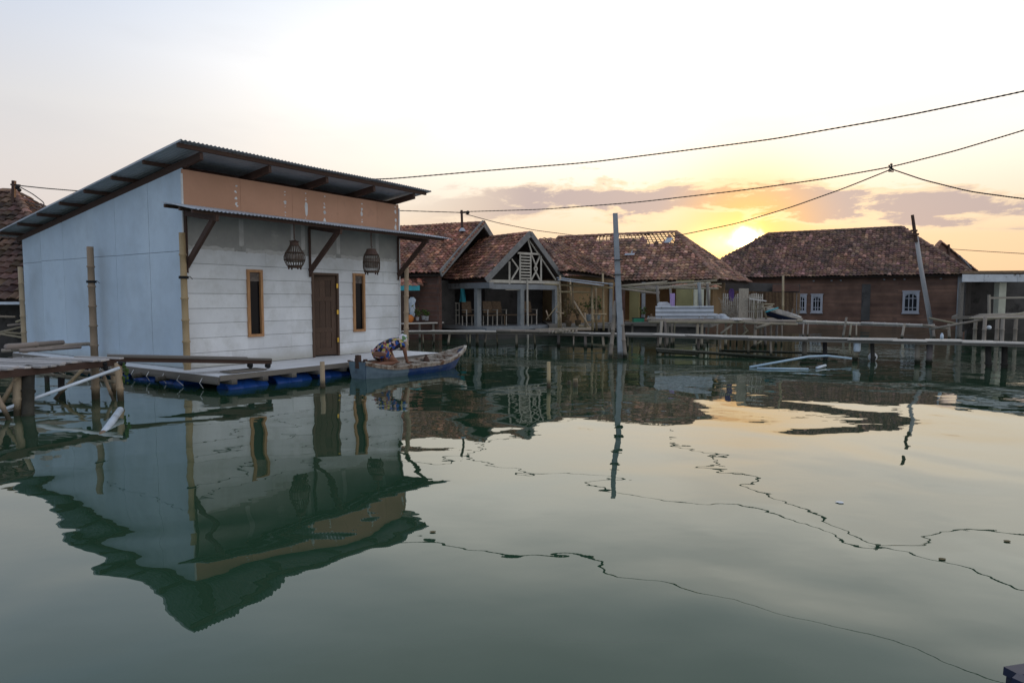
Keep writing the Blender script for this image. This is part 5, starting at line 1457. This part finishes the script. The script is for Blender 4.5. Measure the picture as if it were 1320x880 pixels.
for px, py, s_, lab in ((1083, 647, .035, 'small pale scrap floating below the brick house reflection'), (1214, 720, .022, 'dark disc standing for a reflection at the right, nearer of two'), (1298, 697, .022, 'dark disc standing for a reflection near the right edge'), (558, 685, .02, 'tiny dark leaf floating near the reflected roof')):  # the two dark discs at the right stand for reflections on the water
    p_ = on_z(px, py, .004); mb = MB(); n_ = 9
    mb.prism([p_ + V((math.cos(2 * PI * i / n_) * s_ * R.uniform(.7, 1.2), math.sin(2 * PI * i / n_) * s_ * .7, .0)) for i in range(n_)], V((0, 0, .002)))
    mb.single('scrap_and_reflection', m_white_pl if px == 1083 else m_leafd, lab, 'leaf', 'scraps floating on the water')

# ------------------------------------------------------------------ wires
def wire(pts, r, label, wig=.006, ext=False):
    P_ = [V(p) for p in pts]; out = []
    if ext: P_.append(P_[-1] + (P_[-1] - P_[-2]).normalized() * 30)
    for a, b in zip(P_[:-1], P_[1:]):
        k = 40
        for i in range(k): out.append(a.lerp(b, i / k))
    out.append(P_[-1])
    # smooth the polyline with a few passes so that it hangs as a curve
    for _ in range(60):
        out = [out[0]] + [(out[i - 1] + out[i + 1]) * .25 + out[i] * .5 for i in range(1, len(out) - 1)] + [out[-1]]
    mb = MB()
    for ph in (0, PI):
        tw = [p + V((0, math.cos(i * 1.6 + ph), math.sin(i * 1.6 + ph))) * wig for i, p in enumerate(out)]
        mb.tube(tw, r, 5)
    mb.single('power_line', m_wire, label, 'power line', 'power lines over the water')


def dpt(px, py, D): return at(px, py, D)


wire([dpt(430, 231, 17.4), dpt(500, 231, 16.2), dpt(640, 219, 15.6), dpt(760, 209.5, 15), dpt(880, 194.5, 14.3), dpt(1000, 179, 13.5), dpt(1160, 151, 12.4), dpt(1320, 118, 11.4), dpt(1500, 74, 10.4)], .011, 'upper power line running from behind the white house to the top right', ext=True)
wire([dpt(597, 273, 27), dpt(700, 270, 23.5), dpt(820, 261, 21), dpt(960, 245, 18.8), dpt(1060, 231, 17.6), dpt(1148, 215.5, 16.8), dpt(1230, 195, 16), dpt(1320, 168, 15.3), dpt(1500, 110, 14)], .013, 'middle power line from the roof mast through the knot to the right', ext=True)
wire([dpt(1147, 219, 16.8), dpt(1090, 242, 18), dpt(1020, 267, 19.5), dpt(950, 288, 21), dpt(882, 302, 23), dpt(868, 304, 24)], .013, 'power line sagging left from the knot towards the hipped roof')
wire([dpt(1149, 218, 16.8), dpt(1190, 232, 16.5), dpt(1250, 247, 16), dpt(1320, 256.5, 15.5), dpt(1450, 266, 14.6)], .013, 'power line sagging right from the knot', ext=True)
wire([dpt(600, 276, 27), dpt(640, 287, 28), dpt(690, 297, 29.5), dpt(745, 304, 31)], .012, 'thin power line dropping from the roof mast over the annex')
wire([dpt(1225, 321, 43), dpt(1262, 323.5, 40), dpt(1320, 327, 36), dpt(1420, 330, 30)], .016, 'faint power line above the shed at the right edge', ext=True)
wire([dpt(22, 239, 20.8), dpt(60, 243, 21.5), dpt(110, 247, 22.5), dpt(220, 256, 23.6), dpt(400, 268, 25.4), dpt(594, 274, 27)], .014, 'level power line from the left mast behind the white roof')
wire([dpt(22, 239, 20.8), dpt(42, 250, 21), dpt(58, 262, 21), rr.lerp(er, .42) + Z * .1], .013, 'steep power line dropping from the left mast behind the white roof')
mb = MB(); kc = dpt(1148, 217, 16.8)
for i in range(10): mb.tube([kc + V((R.uniform(-.05, .05), R.uniform(-.04, .04), R.uniform(-.12, .1))), kc + V((R.uniform(-.05, .05), 0, R.uniform(-.05, .05))), kc + V((R.uniform(-.06, .08), 0, R.uniform(-.10, .14)))], .013, 5)
mb.single('cable_knot', m_wire, 'knotted tie where the three power lines meet', 'cable tie', None)
ms = thing('service_mast', 'thin service mast on the ridge of the old brick house', 'mast', dpt(596, 296, 27), 'service masts on the roofs')
mb = MB(); mb.tube([dpt(596, 298, 27), dpt(595, 271, 27)], .05, 8); mb.build('pole', m_dark, ms)
mb = MB(); mb.beam(dpt(593, 274, 27), dpt(604, 273.5, 27), .06, .07); mb.ball(dpt(603, 274, 27), .08, 6); mb.build('insulator', m_rubber, ms)
mb = MB(); mb.lathe(dpt(596, 297, 26.9), [(.14, -.04), (.1, .05), (.05, .1)], 10); mb.build('flashing', m_tarp, ms)

# ------------------------------------------------------------------ far shore beyond the houses
mb = MB(); rs = random.Random(9); n_ = 120; rows = [[], [], [], []]
for i in range(n_ + 1):
    a = -PI * .42 + i / n_ * PI * .84; r = 330
    p = V((math.sin(a) * r, math.cos(a) * r, 0)); h = 1.5
    rows[0].append(p * .93 - Z * .3); rows[1].append(p * .95 + Z * .5); rows[2].append(p + Z * h); rows[3].append(p * 1.2 + Z * h)
mb.grid(rows); o = mb.build('far_shore', M('mud_shore', (.12, .10, .07)), None); o['kind'] = 'structure'; o['label'] = 'low muddy shore far beyond the houses'

# ------------------------------------------------------------------ sky and sun
SUN_AZ = math.atan2(300, 840) ; SUN_EL = math.radians(5.0)
sd = V((math.sin(SUN_AZ) * math.cos(SUN_EL), math.cos(SUN_AZ) * math.cos(SUN_EL), math.sin(SUN_EL)))
world = bpy.data.worlds.new('World'); sc.world = world; world.use_nodes = True
nt = world.node_tree; N = nt.nodes; L = nt.links
bg = N['Background']; wo = N['World Output']


def node(t, **k):
    n = N.new(t)
    for a, b in k.items(): setattr(n, a, b)
    return n


def mth(op, a, b=None, c=None, clamp=False):
    n = node('ShaderNodeMath', operation=op, use_clamp=clamp)
    for i, x in enumerate((a, b, c)):
        if x is None: continue
        if hasattr(x, 'is_linked'): L.new(x, n.inputs[i])
        else: n.inputs[i].default_value = x
    return n.outputs[0]


def cmix(f, a, b, mode='MIX'):
    n = node('ShaderNodeMix', data_type='RGBA', blend_type=mode)
    n.clamp_factor = True
    for i, x in ((0, f), (6, a), (7, b)):
        if hasattr(x, 'is_linked'): L.new(x, n.inputs[i])
        elif i == 0: n.inputs[0].default_value = x
        else: n.inputs[i].default_value = (*x, 1)
    return n.outputs[2]


def mrange(x, a, b, c=0.0, d=1.0, smooth=True):
    n = node('ShaderNodeMapRange', interpolation_type='SMOOTHSTEP' if smooth else 'LINEAR')
    L.new(x, n.inputs[0])
    for i, v_ in enumerate((a, b, c, d)): n.inputs[i + 1].default_value = v_
    return n.outputs[0]


sky = node('ShaderNodeTexSky', sky_type='NISHITA', sun_disc=False, sun_elevation=SUN_EL, sun_rotation=SUN_AZ, air_density=1.2, dust_density=2.5, ozone_density=1.2)
tc = node('ShaderNodeTexCoord'); vm = node('ShaderNodeVectorMath', operation='NORMALIZE'); L.new(tc.outputs['Generated'], vm.inputs[0])
sp = node('ShaderNodeSeparateXYZ'); L.new(vm.outputs[0], sp.inputs[0])
dt = node('ShaderNodeVectorMath', operation='DOT_PRODUCT'); L.new(vm.outputs[0], dt.inputs[0]); dt.inputs[1].default_value = sd
ang = mth('MULTIPLY', mth('ARCCOSINE', mth('MINIMUM', dt.outputs['Value'], .99999)), 57.2958)
el = mth('MULTIPLY', mth('ARCSINE', sp.outputs[2]), 57.2958)
az = mth('MULTIPLY', mth('ARCTAN2', sp.outputs[0], sp.outputs[1]), 57.2958)
daz = mth('ABSOLUTE', mth('SUBTRACT', az, math.degrees(SUN_AZ)))
# clear-sky colour by elevation: peach at the horizon, cream above, pale blue high up
rp = node('ShaderNodeValToRGB'); L.new(mrange(el, 0, 90, 0, 1, False), rp.inputs[0])
els = rp.color_ramp.elements
stops = [(0, (.95, .61, .36)), (4.5, (.97, .70, .44)), (8, (1.0, .86, .69)), (11.5, (1.18, 1.07, .93)), (18, (1.40, 1.35, 1.27)), (27, (.90, .95, 1.0)), (40, (.60, .68, .80)), (90, (.36, .46, .62))]
while len(els) < len(stops): els.new(.5)
for e, (d_, c_) in zip(els, stops): e.position = d_ / 90; e.color = (*c_, 1)
# away from the sun: cooler and paler
rp2 = node('ShaderNodeValToRGB'); L.new(mrange(el, 0, 90, 0, 1, False), rp2.inputs[0])
els = rp2.color_ramp.elements
stops = [(0, (.74, .62, .57)), (6, (.77, .69, .65)), (14, (.74, .73, .74)), (25, (.56, .67, .86)), (45, (.40, .51, .69)), (90, (.36, .46, .62))]
while len(els) < len(stops): els.new(.5)
for e, (d_, c_) in zip(els, stops): e.position = d_ / 90; e.color = (*c_, 1)
base = cmix(mrange(daz, 18, 62), rp.outputs[0], rp2.outputs[0])
# anti-solar half of the sky: bright bluish dusk that lights the shaded walls
base = cmix(mrange(daz, 62, 120), base, cmix(mrange(sp.outputs[0], -.5, .6), (.36, .46, .62), (.76, .79, .83)))
glow = mth('POWER', 2.71828, mth('MULTIPLY', ang, -1 / 7.0))
base = cmix(1.0, base, cmix(glow, (0, 0, 0), (.30, .13, .02)), 'ADD')
ng = mth('POWER', 2.71828, mth('MULTIPLY', mth('POWER', mth('DIVIDE', ang, 5.5), 2.0), -1.0))
base = cmix(mth('MULTIPLY', ng, .85), base, (1.05, .60, .14))
# cloud bank low over the houses
cv = node('ShaderNodeCombineXYZ'); L.new(mth('MULTIPLY', az, .085), cv.inputs[0]); L.new(mth('MULTIPLY', el, .30), cv.inputs[1])
nz = node('ShaderNodeTexNoise'); nz.inputs['Scale'].default_value = 1.7; nz.inputs['Detail'].default_value = 8; nz.inputs['Roughness'].default_value = .66; nz.inputs['Distortion'].default_value = .3
L.new(cv.outputs[0], nz.inputs['Vector'])
cen = mth('ADD', 8.7, mth('MULTIPLY', mth('ABSOLUTE', mth('SUBTRACT', az, 6)), -.075))
dist = mth('SUBTRACT', 1.0, mth('DIVIDE', mth('ABSOLUTE', mth('SUBTRACT', el, cen)), 2.6))
azm = mth('MULTIPLY', mrange(az, -12, 2), mrange(az, 60, 42))
cl = mth('ADD', mth('MULTIPLY', mth('SUBTRACT', nz.outputs[0], .5), 2.6), mth('SUBTRACT', dist, .40))
cm = mth('MULTIPLY', mrange(cl, -.06, .36), azm)
ccol = cmix(mrange(ang, 1.5, 8), (.90, .50, .20), (.52, .42, .41))
base = cmix(mth('MULTIPLY', cm, .92), base, ccol)
rim = mth('MULTIPLY', mth('MULTIPLY', mth('MULTIPLY', cm, mth('SUBTRACT', 1.0, cm)), 2.6), mrange(ang, 30, 6))
base = cmix(rim, base, (1.15, .86, .52))
# faint high streaks
cv2 = node('ShaderNodeVectorMath', operation='MULTIPLY'); L.new(vm.outputs[0], cv2.inputs[0]); cv2.inputs[1].default_value = (2.2, 2.2, 9)
n2 = node('ShaderNodeTexNoise'); n2.inputs['Scale'].default_value = 1.3; n2.inputs['Detail'].default_value = 5; L.new(cv2.outputs[0], n2.inputs['Vector'])
hs_ = mth('MULTIPLY', mrange(n2.outputs[0], .42, .72), mrange(el, 9, 16))
base = cmix(mth('MULTIPLY', hs_, .30), base, (.60, .60, .63))
# the sun itself, veiled
n3 = node('ShaderNodeTexNoise'); n3.inputs['Scale'].default_value = 55; n3.inputs['Detail'].default_value = 4; L.new(vm.outputs[0], n3.inputs['Vector'])
wob = mth('ADD', 1.0, mth('MULTIPLY', mth('SUBTRACT', n3.outputs[0], .5), 1.6))
core = mth('POWER', 2.71828, mth('MULTIPLY', mth('POWER', mth('MULTIPLY', mth('DIVIDE', ang, .72), wob), 2.0), -1.0))
halo = mth('POWER', 2.71828, mth('MULTIPLY', ang, -1 / 1.9))
pz = mth('POWER', 2.71828, mth('MULTIPLY', mth('ADD', mth('POWER', mth('DIVIDE', mth('SUBTRACT', az, 17.9), 2.3), 2.0), mth('POWER', mth('DIVIDE', mth('SUBTRACT', el, 4.5), 1.15), 2.0)), -1.0))
base = cmix(1.0, base, cmix(pz, (0, 0, 0), (1.7, 1.15, .42)), 'ADD')
base = cmix(1.0, base, cmix(core, (0, 0, 0), (14, 10, 4.5)), 'ADD')
base = cmix(1.0, base, cmix(halo, (0, 0, 0), (.8, .38, .06)), 'ADD')
bg.inputs['Strength'].default_value = 1.0
b2 = node('ShaderNodeBackground'); b2.inputs['Strength'].default_value = .004; L.new(sky.outputs[0], b2.inputs[0])
L.new(base, bg.inputs[0])
ad = node('ShaderNodeAddShader'); L.new(bg.outputs[0], ad.inputs[0]); L.new(b2.outputs[0], ad.inputs[1]); L.new(ad.outputs[0], wo.inputs[0])

sl = bpy.data.lights.new('sun', 'SUN'); sl.energy = 3.5; sl.angle = math.radians(.5); sl.color = (1, .62, .30)
so = bpy.data.objects.new('sun', sl); COL.objects.link(so)
so.rotation_euler = (-sd).to_track_quat('-Z', 'Y').to_euler()
so.location = (20, 60, 12)

sc.view_settings.view_transform = 'Standard'; sc.view_settings.look = 'None'; sc.view_settings.gamma = 1; sc.view_settings.exposure = 0
sc.render.engine = 'CYCLES'
sc.cycles.use_denoising = True
sc.cycles.max_bounces = 8
sc.cycles.sample_clamp_indirect = 8
